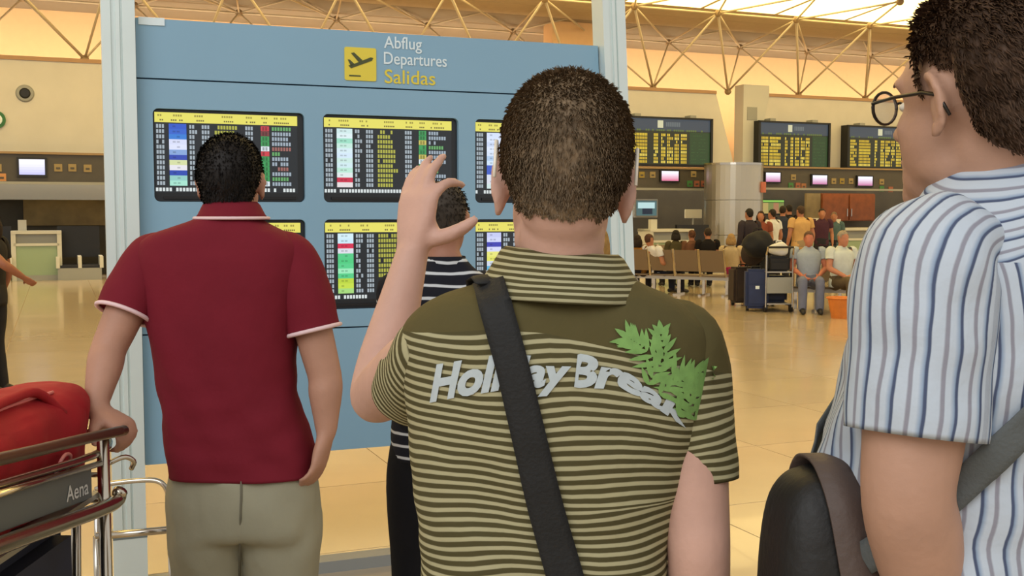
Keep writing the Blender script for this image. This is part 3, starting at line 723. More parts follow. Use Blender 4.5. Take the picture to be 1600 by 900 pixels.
def torso_mesh(sec, yaw, nring, seg, base, expo=2.35, fold=.0, seed=0.0, cap=True, foldz=None):
    """sec rows: x,y,z,half width,half depth (world); returns MB with sc (height), ar (girth from the back centre) attributes"""
    S = catmull_sections(sec, nring); mb = MB(); sc = []; ar = []
    c, s = math.cos(yaw), math.sin(yaw)
    for q in S:
        x0, y0, z0, hw, hd = q; ring = []
        for k in range(seg):
            a = -PI/2 + 2*PI*(k+.5)/seg + PI   # starts at the front centre
            ca, sa = math.cos(a), math.sin(a)
            lx = hw*math.copysign(abs(ca)**(2/expo), ca); ly = hd*math.copysign(abs(sa)**(2/expo), sa)
            if fold:
                p = Vector((lx*5, ly*5, z0*9 + seed)); m_ = fold*(noise.noise(p + Vector((0, 0, .9*lx*20))) + .5*noise.noise(p*2.3))
                if foldz: m_ *= np.interp(z0, *foldz)
                r = math.hypot(lx, ly); lx *= 1+m_/max(r, .05); ly *= 1+m_/max(r, .05)
            ring.append((x0 + lx*c - ly*s, y0 + lx*s + ly*c, z0 + 0.0))
        pts = [Vector(p) for p in ring]; acc = [0.0]
        for k in range(1, seg): acc.append(acc[-1] + (pts[k]-pts[k-1]).length)
        mid = acc[seg//2]
        mb.v += [(p[0]-base[0], p[1]-base[1], p[2]-base[2]) for p in ring]; sc += [z0]*seg; ar += [q_-mid for q_ in acc]
    for i in range(nring-1):
        for j in range(seg): mb.f.append((i*seg+j, i*seg+(j+1) % seg, (i+1)*seg+(j+1) % seg, (i+1)*seg+j))
    if cap: mb.f.append(tuple(range(seg-1, -1, -1))); mb.f.append(tuple(range((nring-1)*seg, nring*seg)))
    mb.attr['sc'] = sc; mb.attr['ar'] = ar
    return mb
def sleeve_mesh(pts, base, n=30, seg=28, ell=1.0, up=None, fold=.004, seed=0.0, inner=None):
    """tube with sc = distance along the arm, ar = distance around it; open cuff turned in"""
    S = spline(pts, n); P = [Vector(q[:3]) for q in S]; R = [q[3] for q in S]
    v, f, fr = tube_rings(P, R, seg, ell, up)
    mb = MB(); sc = []; ar = []; L = 0
    rm = sum(R)/n
    for i in range(n):
        if i: L += (P[i]-P[i-1]).length
        for j in range(seg):
            p = v[i*seg+j]; out = (p - P[i]).normalized()
            p = p + out*fold*(noise.noise(Vector((p.x*16, p.y*16, p.z*16+seed))))
            mb.v.append(tuple(p - Vector(base))); sc.append(L); ar.append(rm*2*PI*j/seg)
    mb.f = list(f)
    # cuff turned inwards
    k0 = len(mb.v); t = fr[-1][0]
    for j in range(seg):
        p = P[-1] + (v[(n-1)*seg+j]-P[-1])*.86 - t*.012; mb.v.append(tuple(p - Vector(base))); sc.append(L); ar.append(0)
    for j in range(seg): mb.f.append(((n-1)*seg+j, (n-1)*seg+(j+1) % seg, k0+(j+1) % seg, k0+j))
    mb.attr['sc'] = sc; mb.attr['ar'] = ar
    mb.end = (P[-1], fr[-1], R[-1])
    return mb
def skin_mat(name, col): 
    m = mat(name, col, .55, var=.07, vscale=14, bump=.08, bscale=120, spec=.35)
    return m
def shoes(par, base, yaw, ankles, m):
    for a in ankles:
        a = Vector(a); f = Vector((-math.sin(yaw), math.cos(yaw), 0)); mb = MB()
        pts = [(*(a - f*.07 + Vector((0, 0, -a.z+.045))), .04), (*(a + Vector((0, 0, -a.z+.06))), .048), (*(a + f*.09 + Vector((0, 0, -a.z+.045))), .043), (*(a + f*.17 + Vector((0, 0, -a.z+.035))), .033)]
        limb(mb, pts, 10, 12); mb.v = [(p[0]-base[0], p[1]-base[1], max(.0, p[2]-base[2])) for p in mb.v]
        mb.build('shoe', m, par, smooth=True, fix=False)

def std_joints(s, pose, lean=0.0, bw=1.0):
    """local joints (facing +y) for standing or sitting"""
    hipz = .93*s
    J = dict(head=(0, .015, 1.605), neck=(0, -.015, 1.47))
    for sd, n in ((-1, 'l'), (1, 'r')):
        J['sh'+n] = (sd*.19*bw, -.01, 1.425); J['el'+n] = (sd*.245*bw, -.04, 1.13); J['wr'+n] = (sd*.25*bw, .05, .885)
        J['hip'+n] = (sd*.09, 0, .93); J['kn'+n] = (sd*.1, .02, .5); J['an'+n] = (sd*.1, -.02, .08)
    sec = [(0, 0, .86, .168*bw, .115*bw), (0, 0, .95, .17*bw, .117*bw), (0, 0, 1.06, .155*bw, .107*bw), (0, 0, 1.18, .165*bw, .113*bw), (0, -.005, 1.3, .185*bw, .118*bw), (0, -.01, 1.385, .188*bw, .108*bw),
           (0, -.015, 1.43, .15*bw, .09), (0, -.015, 1.46, .1, .075), (0, -.012, 1.495, .066, .064)]
    J = {k: Vector(v)*s for k, v in J.items()}; sec = [[c*s for c in r] for r in sec]
    if pose == 'sit':
        dz = -.46*s; ph = Vector((0, 0, .93*s)); rot = Matrix.Rotation(lean, 3, 'X')
        def TT(p): return rot @ (p - ph) + ph + Vector((0, 0, dz))
        for k in list(J):
            if k[:2] in ('he', 'ne', 'sh', 'el', 'wr'): J[k] = TT(J[k])
        sec = [[*TT(Vector(r[:3])), r[3], r[4]] for r in sec]
        for sd, n in ((-1, 'l'), (1, 'r')):
            J['hip'+n] = Vector((sd*.09, 0, .47))*s; J['kn'+n] = Vector((sd*.13, .42, .5))*s; J['an'+n] = Vector((sd*.13, .44, .08))*s
            J['el'+n] = J['sh'+n] + Vector((sd*.05, .06, -.27))*s; J['wr'+n] = Vector((sd*.12, .3, .58))*s
    return J, sec
def person(label, base, yaw=0, h=1.75, pose='stand', lean=0, bw=1.0, skin=(176, 128, 104), hair=(52, 40, 30), shirt=None, pants=None, sleeve=.5, shoe=(30, 28, 28),
           joints=None, sec=None, headr=(0, 0, 0), headsc=(1, 1, 1), vox=.016, long=0, hcfg=None, pants_len=1.0, group=None, near=False, torso_n=(40, 40), hands=None, cuff=None, seed=0.0, hem=0, fold=.0, armr=1.0, pr=1.0):
    s = h/1.75; J, sc_ = std_joints(s, pose, lean, bw); c, sn = math.cos(yaw), math.sin(yaw); B = Vector((base[0], base[1], base[2] if len(base) > 2 else 0))
    def Lw(p): return B + Vector((p[0]*c - p[1]*sn, p[0]*sn + p[1]*c, p[2]))
    J = {k: Lw(v) for k, v in J.items()}
    sec_w = [[*Lw(r[:3]), r[3], r[4]] for r in sc_]
    if sec: sec_w = [list(r) for r in sec]
    if joints: J.update({k: Vector(v) for k, v in joints.items()})
    fwd = Vector((-sn, c, 0))
    g = empty('person', B); tag(g, label, 'person', group)
    H = head_matrix(J['head'], yaw + headr[0], headr[1], headr[2], [s*k for k in headsc])
    body = MB(); head_geo(body, H, near)
    nk = H @ Vector((0, -.02, -.045)); nr = .054*s*headsc[0]
    limb(body, [(*nk, nr), (*(nk*.5+J['neck']*.5), nr*.98), (*J['neck'], nr*1.08), (*(J['neck'] + Vector((0, 0, -.08))), nr*1.1)], 10, 20)
    t = torso_mesh([[r[0], r[1], r[2], r[3]*.9, r[4]*.86] for r in sec_w], yaw, 24, 28, (0, 0, 0)); body.add(t.v, t.f)
    for n, sd in (('l', -1), ('r', 1)):
        sh, el, wr = J['sh'+n], J['el'+n], J['wr'+n]; a = s*armr
        limb(body, [(*sh, .046*a), (*(sh.lerp(el, .35)), .050*a), (*(sh.lerp(el, .75)), .047*a), (*el, .043*a), (*(el.lerp(wr, .25)), .044*a), (*(el.lerp(wr, .65)), .035*a), (*wr, .027*s)], 22, 18)
        hd = (hands or {}).get(n)
        if hd: hand(body, wr, *hd[0], **hd[1])
        elif near: hand(body, wr, (wr-el), Vector((-sd*c, -sd*sn, 0)), -sd*1 if False else sd, size=s)
        else:
            dd = (wr-el).normalized(); hand(body, wr, dd, Vector((-sd*c, -sd*sn, 0)), sd, size=s)
        hp_, kn, an = J['hip'+n], J['kn'+n], J['an'+n]
        limb(body, [(*hp_, .082*s), (*(hp_.lerp(kn, .5)), .07*s), (*kn, .052*s), (*(kn.lerp(an, .35)), .052*s), (*an, .036*s)], 16, 14)
        limb(body, [(*an, .036*s), (*(an + fwd*.1*s + Vector((0, 0, -.035))), .03*s)], 5, 10)
    bm_ = remesh(body, vox, 5 if near else 2)
    hair_me = bm_
    hm = mat('hair', hair, .6 if near else .7, var=.25, vscale=90 if near else 40, spec=.3)
    cfg = dict(thick=.007, blade=.012, n=400); cfg.update(hcfg or {})
    ho = hair_of(bm_, H, parent=g, base=B, colm=hm, long=long, **cfg)
    shift(bm_, B); sm = skin_mat('skin', skin); bo = link('body', bm_, sm, g)
    # eyes and brows
    for sd in (-1, 1) if vox < .017 else ():
        e = MB().ball((sd*.030, .0745, .004), (.0115, .0115, .007), H, 12, 8); e.v = [tuple(Vector(p)-B) for p in e.v]; eo = e.build('eye', mat('eye_white', (225, 220, 210), .3), g, smooth=True, fix=False)
        e = MB().ball((sd*.030, .0838, .004), (.005, .003, .0045), H, 10, 6); e.v = [tuple(Vector(p)-B) for p in e.v]; e.build('iris', mat('iris', (50, 38, 28), .3), eo, smooth=True, fix=False)
        e = MB(); e.tube([H @ Vector((sd*x, y, z)) - B for x, y, z in ((.014, .0965, .026), (.03, .095, .032), (.048, .082, .027))], [.003, .0036, .002], 6); e.build('eyebrow', hm, g, smooth=True, fix=False)
    # shirt
    if shirt:
        tm_ = torso_mesh(sec_w, yaw, torso_n[0], torso_n[1], B, fold=fold, seed=seed)
        so = tm_.build('shirt', shirt, g, smooth=True, fix=False)
        for n in 'lr':
            sh, el, wr = J['sh'+n], J['el'+n], J['wr'+n]; a = s*armr
            ctr = Vector((sec_w[-3][0], sec_w[-3][1], 0)); inn = Vector((ctr.x, ctr.y, sh.z)) ; st = sh.lerp(inn, .25)
            if sleeve <= 1: pts = [(*st, .062*a), (*sh, .068*a), (*(sh.lerp(el, sleeve*.5)), .068*a), (*(sh.lerp(el, sleeve)), .066*a)]
            else: pts = [(*st, .062*a), (*sh, .068*a), (*(sh.lerp(el, .5)), .062*a), (*el, .054*a), (*(el.lerp(wr, .5)), .048*a), (*(el.lerp(wr, .95)), .04*a)]
            sm_ = sleeve_mesh(pts, B, 16, 16, seed=seed); sm_.build('sleeve', shirt, so, smooth=True, fix=False)
        nb = J['neck']
        cr = sleeve_mesh([(*(nb + Vector((0, 0, -.015))), .074*s), (*(nb + Vector((0, -.0, .012))), .07*s), (*(nb + Vector((0, 0, .03))), .066*s)], B, 6, 20, fold=0); cr.build('collar', shirt, so, smooth=True, fix=False)
    if pants:
        pm = MB(); q = sec_w
        pv = torso_mesh([[r[0], r[1], r[2]-(.05 if near else 0), r[3]*(.94 if near else 1), r[4]*(.93 if near else 1.02)] for r in spline(q[:3], 5)], yaw, 10, 28, (0, 0, 0)); pm.add(pv.v, pv.f)
        for n in 'lr':
            hp_, kn, an = J['hip'+n], J['kn'+n], J['an'+n]; end = kn.lerp(an, pants_len)
            pm.ball(hp_ - Vector((0, 0, .04)), .085*s, seg=14, rings=10)
            limb(pm, [(*(hp_ - Vector((0, 0, .03))), .086*s), (*(hp_.lerp(kn, .3)), .096*s*pr), (*(hp_.lerp(kn, .6)), .09*s*pr), (*kn, .074*s), (*(kn.lerp(end, .5)), .07*s), (*end, .066*s)], 16, 16)
        me = remesh(pm, max(.014, vox), 4); 
        if near:
            for v in me.vertices: v.co += v.normal*(.009 + .009*noise.noise(v.co*11) + .006*noise.noise(Vector((v.co.x*26, v.co.y*26, v.co.z*10 + v.co.x*20))))
        shift(me, B); tro = link('trousers', me, pants, g)
    shoes(g, B, yaw, [J['anl'], J['anr']], mat('shoe', shoe, .5))
    return dict(g=g, B=B, J=J, H=H, sec=sec_w, body=bo, pants=tro if pants else None)

def cloth(name, col, var=.08): return mat(name, col, .85, var=var, vscale=10, bump=.35, bscale=16, spec=.2)

# ------------------------------------------------------------------ projecting print and straps onto cloth
def bvh_of(objs):
    vs = []; fs = []
    bpy.context.view_layer.update()
    for o in objs:
        n = len(vs); vs += [o.matrix_world @ v.co for v in o.data.vertices]; fs += [tuple(i+n for i in p.vertices) for p in o.data.polygons]
    return BVHTree.FromPolygons(vs, fs)
def drop(bv, px, py, off, Yd):
    d = ray(px, py).normalized(); h = bv.ray_cast(CAM, d)
    if h[0] is None: return pix(px, py, Yd), -d
    n = h[1]
    if n.dot(d) > 0: n = -n
    n = (n*.5 - d*.5).normalized()
    return h[0] + n*off, n
def secpx(rows, Y, yb=0):
    out = []
    for (y, x0, x1, hd) in rows:
        a = pix(x0, y, Y); b = pix(x1, y, Y); out.append([(a.x+b.x)/2, Y+yb, a.z, (b.x-a.x)/2, hd])
    return out[::-1] if out[0][2] > out[-1][2] else out
def glasses(P, framem, lens=True, tail=((.086, -.012, .010), (.086, -.028, -.012)), tr=.0028):
    H, B = P['H'], P['B']; g = empty('eyeglasses', (0, 0, 0), 0, P['g'])
    q = lambda v: H @ Vector(v) - B
    for s in (-1, 1):
        rim = [q((s*.034+.026*math.cos(t), .114-.012*abs(s*.034+.026*math.cos(t))/.06, .004+.019*math.sin(t))) for t in np.linspace(0, 2*PI, 21)]
        r = MB().tube(rim, .0022, 6).build('rim', M['frame'], g, smooth=True)
        if lens:
            mb = MB(); mb.add(rim[:-1] + [p + (H.to_3x3() @ Vector((0, -.0015, 0))) for p in rim[:-1]], [tuple(range(20)), tuple(range(39, 19, -1))] + [(i, (i+1) % 20, (i+1) % 20+20, i+20) for i in range(20)])
            mb.build('lens', M['lens'], r)
        MB().tube([q((s*.061, .102, .008)), q((s*.074, .06, .012)), q((s*.0825, .012, .014)), q((s*tail[0][0], *tail[0][1:])), q((s*tail[1][0], *tail[1][1:]))], [.0022, .0024, .0026, tr, tr*.8], 6).build('temple', framem, g, smooth=True)
    MB().tube([q((-.009, .112, .01)), q((0, .115, .013)), q((.009, .112, .01))], .002, 6).build('bridge', M['frame'], g, smooth=True)
def ring_piping(mesh_end, base, r, m, parent, name='piping'):
    P, (t, x, y), R = mesh_end
    pts = [P + x*(R*1.012*math.cos(a)) + y*(R*1.012*math.sin(a)) - Vector(base) for a in np.linspace(0, 2*PI, 33)]
    return MB().tube(pts, r, 6).build(name, m, parent, smooth=True)

# ------------------------------------------------------------------ man in the olive striped shirt
YA = 1.50
secA = secpx([(405, 792, 958, .070), (428, 770, 980, .076), (446, 735, 1010, .088), (461, 690, 1045, .102), (480, 655, 1075, .112), (512, 630, 1106, .118), (560, 628, 1112, .122), (640, 636, 1100, .124), (740, 646, 1070, .118), (830, 656, 1048, .112), (900, 660, 1046, .112), (1010, 650, 1060, .118), (1120, 650, 1060, .12)], YA)
baseA = (secA[0][0], YA, 0)
eA = pix(588, 618, 1.73); wA = pix(644, 396, 1.79)
jA = dict(head=pix(880, 298, YA-.01), neck=pix(878, 425, YA-.01), shl=pix(678, 548, 1.48), ell=eA, wrl=wA, shr=pix(1068, 545, 1.49), elr=pix(1092, 872, 1.46), wrr=pix(1082, 1150, 1.58))
dA = (pix(656, 290, 1.80) - wA)
PA = person('man in olive striped polo shirt raising his left hand toward the screens', baseA, 0, 1.74, skin=(196, 156, 140), hair=(128, 107, 82), pants=cloth('dark_jeans', (60, 62, 70)), joints=jA, sec=secA, headr=(0, .04, .06), headsc=(1.07, 1.05, 1.1), vox=.0055, near=True,
            hcfg=dict(thick=.008, blade=.011, n=15000, top=.008, seed=3, flow=(0, -.4, -.8), bw=.0007, hlb=.018), armr=1.0,
            hands={'l': ((dA, Vector((.62, .74, -.1)), -1), dict(curls=[(.7, .6, .3), (.22, .3, .2), (.2, .25, .2), (.25, .3, .2)], spread=.06, size=1.04, thumb_out=.9, thumb_fwd=.3))})
OL, LT = (76, 70, 44), (168, 162, 128)
stA = [(.0, OL), (.46, OL), (.56, LT), (.90, LT), (1.0, OL)]
mA = stripe_mat('olive_striped_jersey', stA, .0118, 'sc', mask='yk', solid=(84, 76, 46), wob=.0022)
gA = PA['g']; BA_ = PA['B']
tA = torso_mesh(secA, 0, 130, 110, BA_, expo=2.5, fold=.006, seed=2.0, foldz=([.9, 1.05, 1.2, 1.3, 1.4], [1.5, 1.6, 1.0, .5, .3]))
lx, lz = [pix(x, y, 1.40).x for x, y in ((600, 525), (647, 524), (760, 514), (850, 518), (960, 543), (1110, 582), (1160, 596))], [pix(x, y, 1.40).z for x, y in ((600, 525), (647, 524), (760, 514), (850, 518), (960, 543), (1110, 582), (1160, 596))]
X = np.array(tA.v); tA.attr['yk'] = list(X[:, 2]+BA_.z - np.interp(X[:, 0]+BA_.x, lx, lz))
xx = X[:, 0]+BA_.x; tA.attr['sc'] = list(np.array(tA.attr['sc']) + .10*np.maximum(0, xx-.06)*(X[:, 2] > 1.15) + .006*np.sin(xx*24+X[:, 2]*16))
shirtA = tA.build('polo_shirt', mA, gA, smooth=True, fix=False)
slv = []
def sleeveA(pts, yoke, seed, up=None, nm='sleeve'):
    s = sleeve_mesh(pts, BA_, 46, 40, seed=seed, fold=.007, up=up)
    v = np.array(s.v)
    s.attr['yk'] = list(v[:, 2]+BA_.z - (np.interp(v[:, 0]+BA_.x, lx, lz)+.0)) if yoke else [-1.0]*len(s.v)
    o = s.build(nm, mA, shirtA, smooth=True, fix=False); slv.append(o); return s
shl, shr = jA['shl'], jA['shr']
hemL = pix(640, 610, 1.60)
sL = sleeveA([(*(shl + Vector((.06, .0, .0))), .05), (*(shl + Vector((.012, 0, .0))), .058), (*shl.lerp(hemL, .55), .058), (*hemL, .056)], False, 1.0)
hemR = pix(1098, 748, 1.475)
sR = sleeveA([(*(shr + Vector((-.05, 0, .0))), .055), (*(shr + Vector((-.004, 0, -.0))), .060), (*pix(1082, 640, 1.48), .056), (*pix(1094, 700, 1.478), .051), (*hemR, .047)], True, 5.0)
# folded collar
ck = pix(878, 450, YA-.005)
col_pts = []
mbc = MB(); sc = []; nseg = 56
prof = [(.072, .060, .046), (.076, .064, .052), (.084, .074, .046), (.100, .094, .020), (.116, .114, -.002), (.121, .121, -.012), (.112, .110, -.012)]
for i, (rx, ry, z) in enumerate(prof):
    for k in range(nseg):
        a = 2*PI*k/nseg; dip = -.012*math.sin(a) if math.sin(a) > 0 else .0
        p = ck + Vector((rx*1.0*math.cos(a), ry*math.sin(a), z + dip + .006*math.cos(a)*-1.0)); mbc.v.append(tuple(p - BA_)); sc.append(sum(abs(prof[j+1][0]-prof[j][0])+abs(prof[j+1][2]-prof[j][2]) for j in range(i))*.9)
for i in range(len(prof)-1):
    for k in range(nseg): mbc.f.append((i*nseg+k, i*nseg+(k+1) % nseg, (i+1)*nseg+(k+1) % nseg, (i+1)*nseg+k))
mbc.attr['sc'] = sc; mbc.attr['yk'] = [-1.0]*len(sc)
collarA = mbc.build('collar', mA, shirtA, smooth=True, fix=False)
glasses(PA, M['temple'], tail=((.088, -.022, .055), (.088, -.034, .012)), tr=.003)

bvA = bvh_of([shirtA, collarA])
bvS = bvh_of([shirtA])
# printed lettering
v, f = text_geo('Holiday Break', 1, .25, .042, 1.0)
bm = bmesh.new(); bv_ = [bm.verts.new(p) for p in v]
for q in f:
    try: bm.faces.new([bv_[i] for i in q])
    except ValueError: pass
for _ in range(3):
    es = [e for e in bm.edges if e.calc_length() > .12]
    if not es: break
    bmesh.ops.subdivide_edges(bm, edges=es, cuts=1); bmesh.ops.triangulate(bm, faces=bm.faces[:])
x0 = min(q.co.x for q in bm.verts); x1 = max(q.co.x for q in bm.verts)
tb = [0, .12, .30, .45, .56, .62, .76, .86, 1.0]
bxp = [672, 712, 786, 850, 895, 905, 975, 1020, 1078]; byp = [626, 618, 606, 602, 602, 603, 606, 632, 672]; hts = [76, 74, 74, 62, 60, 70, 58, 46, 40]
for q in bm.verts:
    t = (q.co.x-x0)/(x1-x0); px = np.interp(t, tb, bxp); py = np.interp(t, tb, byp) - q.co.y*np.interp(t, tb, hts)
    p, n = drop(bvS, px, py, .0022, 1.4); q.co = p - BA_
me = bpy.data.meshes.new('printed_lettering'); bm.to_mesh(me); bm.free(); link('printed_lettering', me, M['print_'], shirtA)
# printed palm leaves
rnd = random.Random(4)
mb = MB()
def leaflet(x, y, ang, L, w):
    ca, sa = math.cos(ang), math.sin(ang); pts = []
    ts = (0, .25, .55, .8, 1.0); ws = (.35, 1, .9, .5, 0)
    up_, dn = [], []
    for t, k in zip(ts, ws):
        cx, cy = x+ca*L*t, y+sa*L*t
        up_.append((cx-sa*w*k, cy+ca*w*k)); dn.append((cx+sa*w*k, cy-ca*w*k))
    V = [drop(bvS, a, b, .0032, 1.4)[0] - BA_ for a, b in up_ + dn]; n = len(ts)
    mb.add(V, [(i, i+1, n+i+1, n+i) for i in range(n-1)])
for (spine, La, Lb, a0, n) in (([(1085, 655), (1060, 600), (1010, 548), (985, 530)], 46, 30, 0, 16), ([(1012, 600), (1035, 560), (1032, 522)], 34, 22, 0, 9), ([(1030, 615), (1070, 590), (1098, 580)], 34, 24, 0, 8), ([(1060, 650), (1082, 618), (1092, 600)], 30, 20, 0, 7)):
    S = spline(spine, n)
    for i in range(n):
        j = min(i, n-2); dx, dy = S[j+1]-S[j]; a = math.atan2(dy, dx); L = La+(Lb-La)*i/n
        for sd in (-1, 1): leaflet(S[i][0], S[i][1], a+sd*rnd.uniform(.6, .95), L*rnd.uniform(.8, 1.2), 4.3)
    leaflet(S[-1][0], S[-1][1], a, Lb, 5)
mb.build('printed_palm_leaf', M['leaf'], shirtA, fix=False)
# shoulder strap, a thing of its own
def ribbon(bv, path, wid, off, n, Yd, th=.002, acr=4):
    S = spline(path, n); wd = np.interp(np.linspace(0, 1, n), np.linspace(0, 1, len(wid)), wid); rows = []; dep = Yd
    V = []; V2 = []
    for i in range(n):
        j = min(i, n-2); d = S[j+1]-S[j]; d = d/np.linalg.norm(d); nx, ny = -d[1], d[0]
        for k in range(acr+1):
            t = (k/acr-.5)*wd[i]; p, nn = drop(bv, S[i][0]+nx*t, S[i][1]+ny*t, off, dep)
            V.append(p); V2.append(p + nn*th)
    f = []; m_ = acr+1; N_ = len(V)
    for i in range(n-1):
        for k in range(acr):
            a = i*m_+k; f.append((a+N_, a+1+N_, a+m_+1+N_, a+m_+N_)); f.append((a, a+m_, a+m_+1, a+1))
        for a, b in ((i*m_, (i+1)*m_), (i*m_+acr, (i+1)*m_+acr)): f.append((a, b, b+N_, a+N_))
    mb = MB(); mb.add(V + V2, f); return mb
sg = ribbon(bvA, [(764, 440), (775, 480), (800, 570), (826, 680), (852, 790), (884, 905), (915, 1010)], [50, 52, 52, 54, 56, 58, 60], .004, 70, 1.4)
so = empty('shoulder_strap', BA_); tag(so, 'wide black shoulder strap across the back of the olive striped shirt', 'strap')
for q in range(len(sg.v)): sg.v[q] = tuple(Vector(sg.v[q]) - BA_)
sg.build('webbing', M['strap'], so, smooth=True)
top = pix(768, 446, 1.46); fr_ = [pix(766, 442, 1.435), pix(758, 432, 1.47), pix(750, 436, 1.53), pix(752, 470, 1.60), pix(770, 560, 1.635)]
mb = MB().tube([p - BA_ for p in fr_], .02, 10, .15, up=(1, 0, 0)); mb.build('front_webbing', M['strap'], so, smooth=True)

# ------------------------------------------------------------------ man in the red polo shirt
YB = 2.82
secB = secpx([(332, 326, 398, .066), (345, 300, 412, .085), (356, 268, 432, .096), (368, 236, 455, .104), (386, 218, 474, .112), (420, 216, 476, .122), (510, 232, 464, .126), (600, 250, 462, .120), (660, 262, 478, .118), (700, 264, 492, .12), (738, 264, 498, .124), (800, 264, 498, .126)], YB)
baseB = (secB[0][0], YB, 0)
jB = dict(head=pix(362, 292, YB+.03), neck=pix(362, 345, YB-.01), shl=pix(232, 405, YB), ell=pix(170, 545, 2.72), wrl=pix(148, 640, 2.62), shr=pix(462, 405, YB), elr=pix(508, 590, 2.80), wrr=pix(510, 675, 2.78),
          hipl=(baseB[0]-.085, YB, .92), hipr=(baseB[0]+.085, YB, .92), knl=(baseB[0]-.095, YB+.02, .5), knr=(baseB[0]+.095, YB+.02, .5))
secBb = secB[1:]
PB = person('man in red polo shirt with hand on the luggage trolley handle', baseB, -.06, 1.78, skin=(176, 132, 110), hair=(24, 19, 17), pants=mat('khaki_cotton', (150, 146, 124), .85, var=.05, vscale=8, bump=.3, bscale=14), joints=jB, sec=secB, headr=(.1, .22, .02), headsc=(.97, .97, .95), vox=.008, near=True,
            hcfg=dict(thick=.009, blade=.010, n=4500, seed=8, top=.004), armr=1.0, pr=1.08,
            hands={'l': ((pix(188, 662, 2.60)-pix(148, 640, 2.62), (0, .1, -1), -1), dict(curl=(.9, .9, .6), spread=.02, size=1.0)), 'r': ((pix(497, 730, 2.76)-pix(510, 675, 2.78), (-1, .2, 0), 1), dict(curl=(.3, .4, .3)))})
mR = cloth('red_pique', (112, 26, 40), .05); gB, BB = PB['g'], PB['B']
shB = torso_mesh(secBb, 0, 90, 72, BB, expo=2.5, fold=.007, seed=9.0, foldz=([.8, .95, 1.1, 1.25, 1.4], [2.0, 1.8, 1.2, .7, .3])).build('polo_shirt', mR, gB, smooth=True, fix=False)
for sh, el, a, sd in ((jB['shl'], jB['ell'], .62, -1), (jB['shr'], jB['elr'], .60, 1)):
    s = sleeve_mesh([(*(sh + Vector((-sd*.06, 0, .02))), .05), (*(sh + Vector((-sd*.012, 0, 0))), .066), (*sh.lerp(el, a*.55), .072), (*sh.lerp(el, a), .07)], BB, 30, 30, seed=3.0*sd)
    so_ = s.build('sleeve', mR, shB, smooth=True, fix=False); ring_piping(s.end, BB, .0055, M['piping'], so_) if False else None
    pp = ring_piping(s.end, BB, .0055, M['piping'], shB, 'cuff_piping')
ckb = pix(362, 342, YB-.005); mbc = MB(); nseg = 40
prof = [(.060, .056, .040), (.064, .060, .044), (.072, .068, .036), (.084, .078, .012), (.092, .084, .002), (.086, .078, .0)]
for i, (rx, ry, z) in enumerate(prof):
    for k in range(nseg):
        a = 2*PI*k/nseg; p = ckb + Vector((rx*math.cos(a), ry*math.sin(a), z)); mbc.v.append(tuple(p - BB))
for i in range(len(prof)-1):
    for k in range(nseg): mbc.f.append((i*nseg+k, i*nseg+(k+1) % nseg, (i+1)*nseg+(k+1) % nseg, (i+1)*nseg+k))
cb_ = mbc.build('collar', mR, shB, smooth=True, fix=False)
MB().tube([ckb + Vector((.0935*math.cos(a), .0855*math.sin(a), .002)) - BB for a in np.linspace(0, 2*PI, 41)], .0042, 6).build('collar_piping', M['piping'], shB, smooth=True)
# back seam and pockets of the trousers
bvp = bvh_of([PB['pants']]); sm = MB().tube([drop(bvp, x, y, .002, YB-.1)[0] - BB for x, y in ((377, 752), (377, 780), (376, 810), (375, 850), (374, 880), (373, 920))], .003, 6).build('seat_seam', mat('khaki_seam', (104, 100, 84), .9), gB, smooth=True)

# ------------------------------------------------------------------ man in the striped shirt with eyeglasses
yC = math.radians(48); bC = Vector((.625, 1.44, 0)); cC, sC_ = math.cos(yC), math.sin(yC)
def LC(x, y, z): return Vector((bC.x + x*cC - y*sC_, bC.y + x*sC_ + y*cC, z))
locC = [(0, .03, .90, .205, .175), (0, .035, 1.0, .205, .18), (0, .035, 1.12, .205, .182), (0, .02, 1.25, .21, .165), (0, .0, 1.38, .215, .145), (0, -.015, 1.46, .205, .125), (0, -.02, 1.515, .175, .11), (0, -.025, 1.56, .13, .098), (0, -.025, 1.60, .09, .084), (0, -.02, 1.63, .07, .072)]
secC = [[*LC(a, b, z), hw, hd] for a, b, z, hw, hd in locC]
jC = dict(head=pix(1532, 170, 1.40), neck=LC(.01, -.015, 1.585), shl=pix(1452, 418, 1.30), ell=pix(1418, 770, 1.27), wrl=pix(1462, 1020, 1.33), shr=LC(.2, -.01, 1.46), elr=LC(.27, .0, 1.17), wrr=LC(.22, .2, 1.05))
for n, sd in (('l', -1), ('r', 1)): jC['hip'+n] = LC(sd*.1, 0, .95); jC['kn'+n] = LC(sd*.1, .02, .52); jC['an'+n] = LC(sd*.1, -.02, .08)
PC = person('tall man in white and blue striped shirt with eyeglasses looking left', (bC.x, bC.y), yC, 1.85, skin=(180, 140, 118), hair=(90, 67, 50), pants=cloth('dark_trousers', (40, 42, 50)), joints=jC, sec=secC, headr=(-.30, .03, 0), headsc=(1.08, 1.04, 1.06), vox=.0065, near=True,
            hcfg=dict(thick=.012, blade=.018, n=11000, seed=5, top=.006, flow=(0, -.6, -.6), bw=.0008, hlf=.04), armr=1.18)
WB_, LB, DB, GR = (184, 194, 206), (138, 156, 180), (74, 84, 110), (140, 140, 152)
stC = [(0, WB_), (.14, WB_), (.18, DB), (.25, DB), (.30, LB), (.44, WB_), (.60, WB_), (.64, GR), (.74, GR), (.80, WB_), (1, WB_)]
mC = stripe_mat('blue_striped_cotton', stC, .033, 'ar', attr2='s2', period2=.026, mask='yk', wob=.003)
gC, BC = PC['g'], PC['B']
tC = torso_mesh(secC, yC, 110, 120, BC, expo=2.3, fold=.012, seed=6.0, foldz=([.9, 1.2, 1.4, 1.55], [1.3, 1.2, .8, .3]))
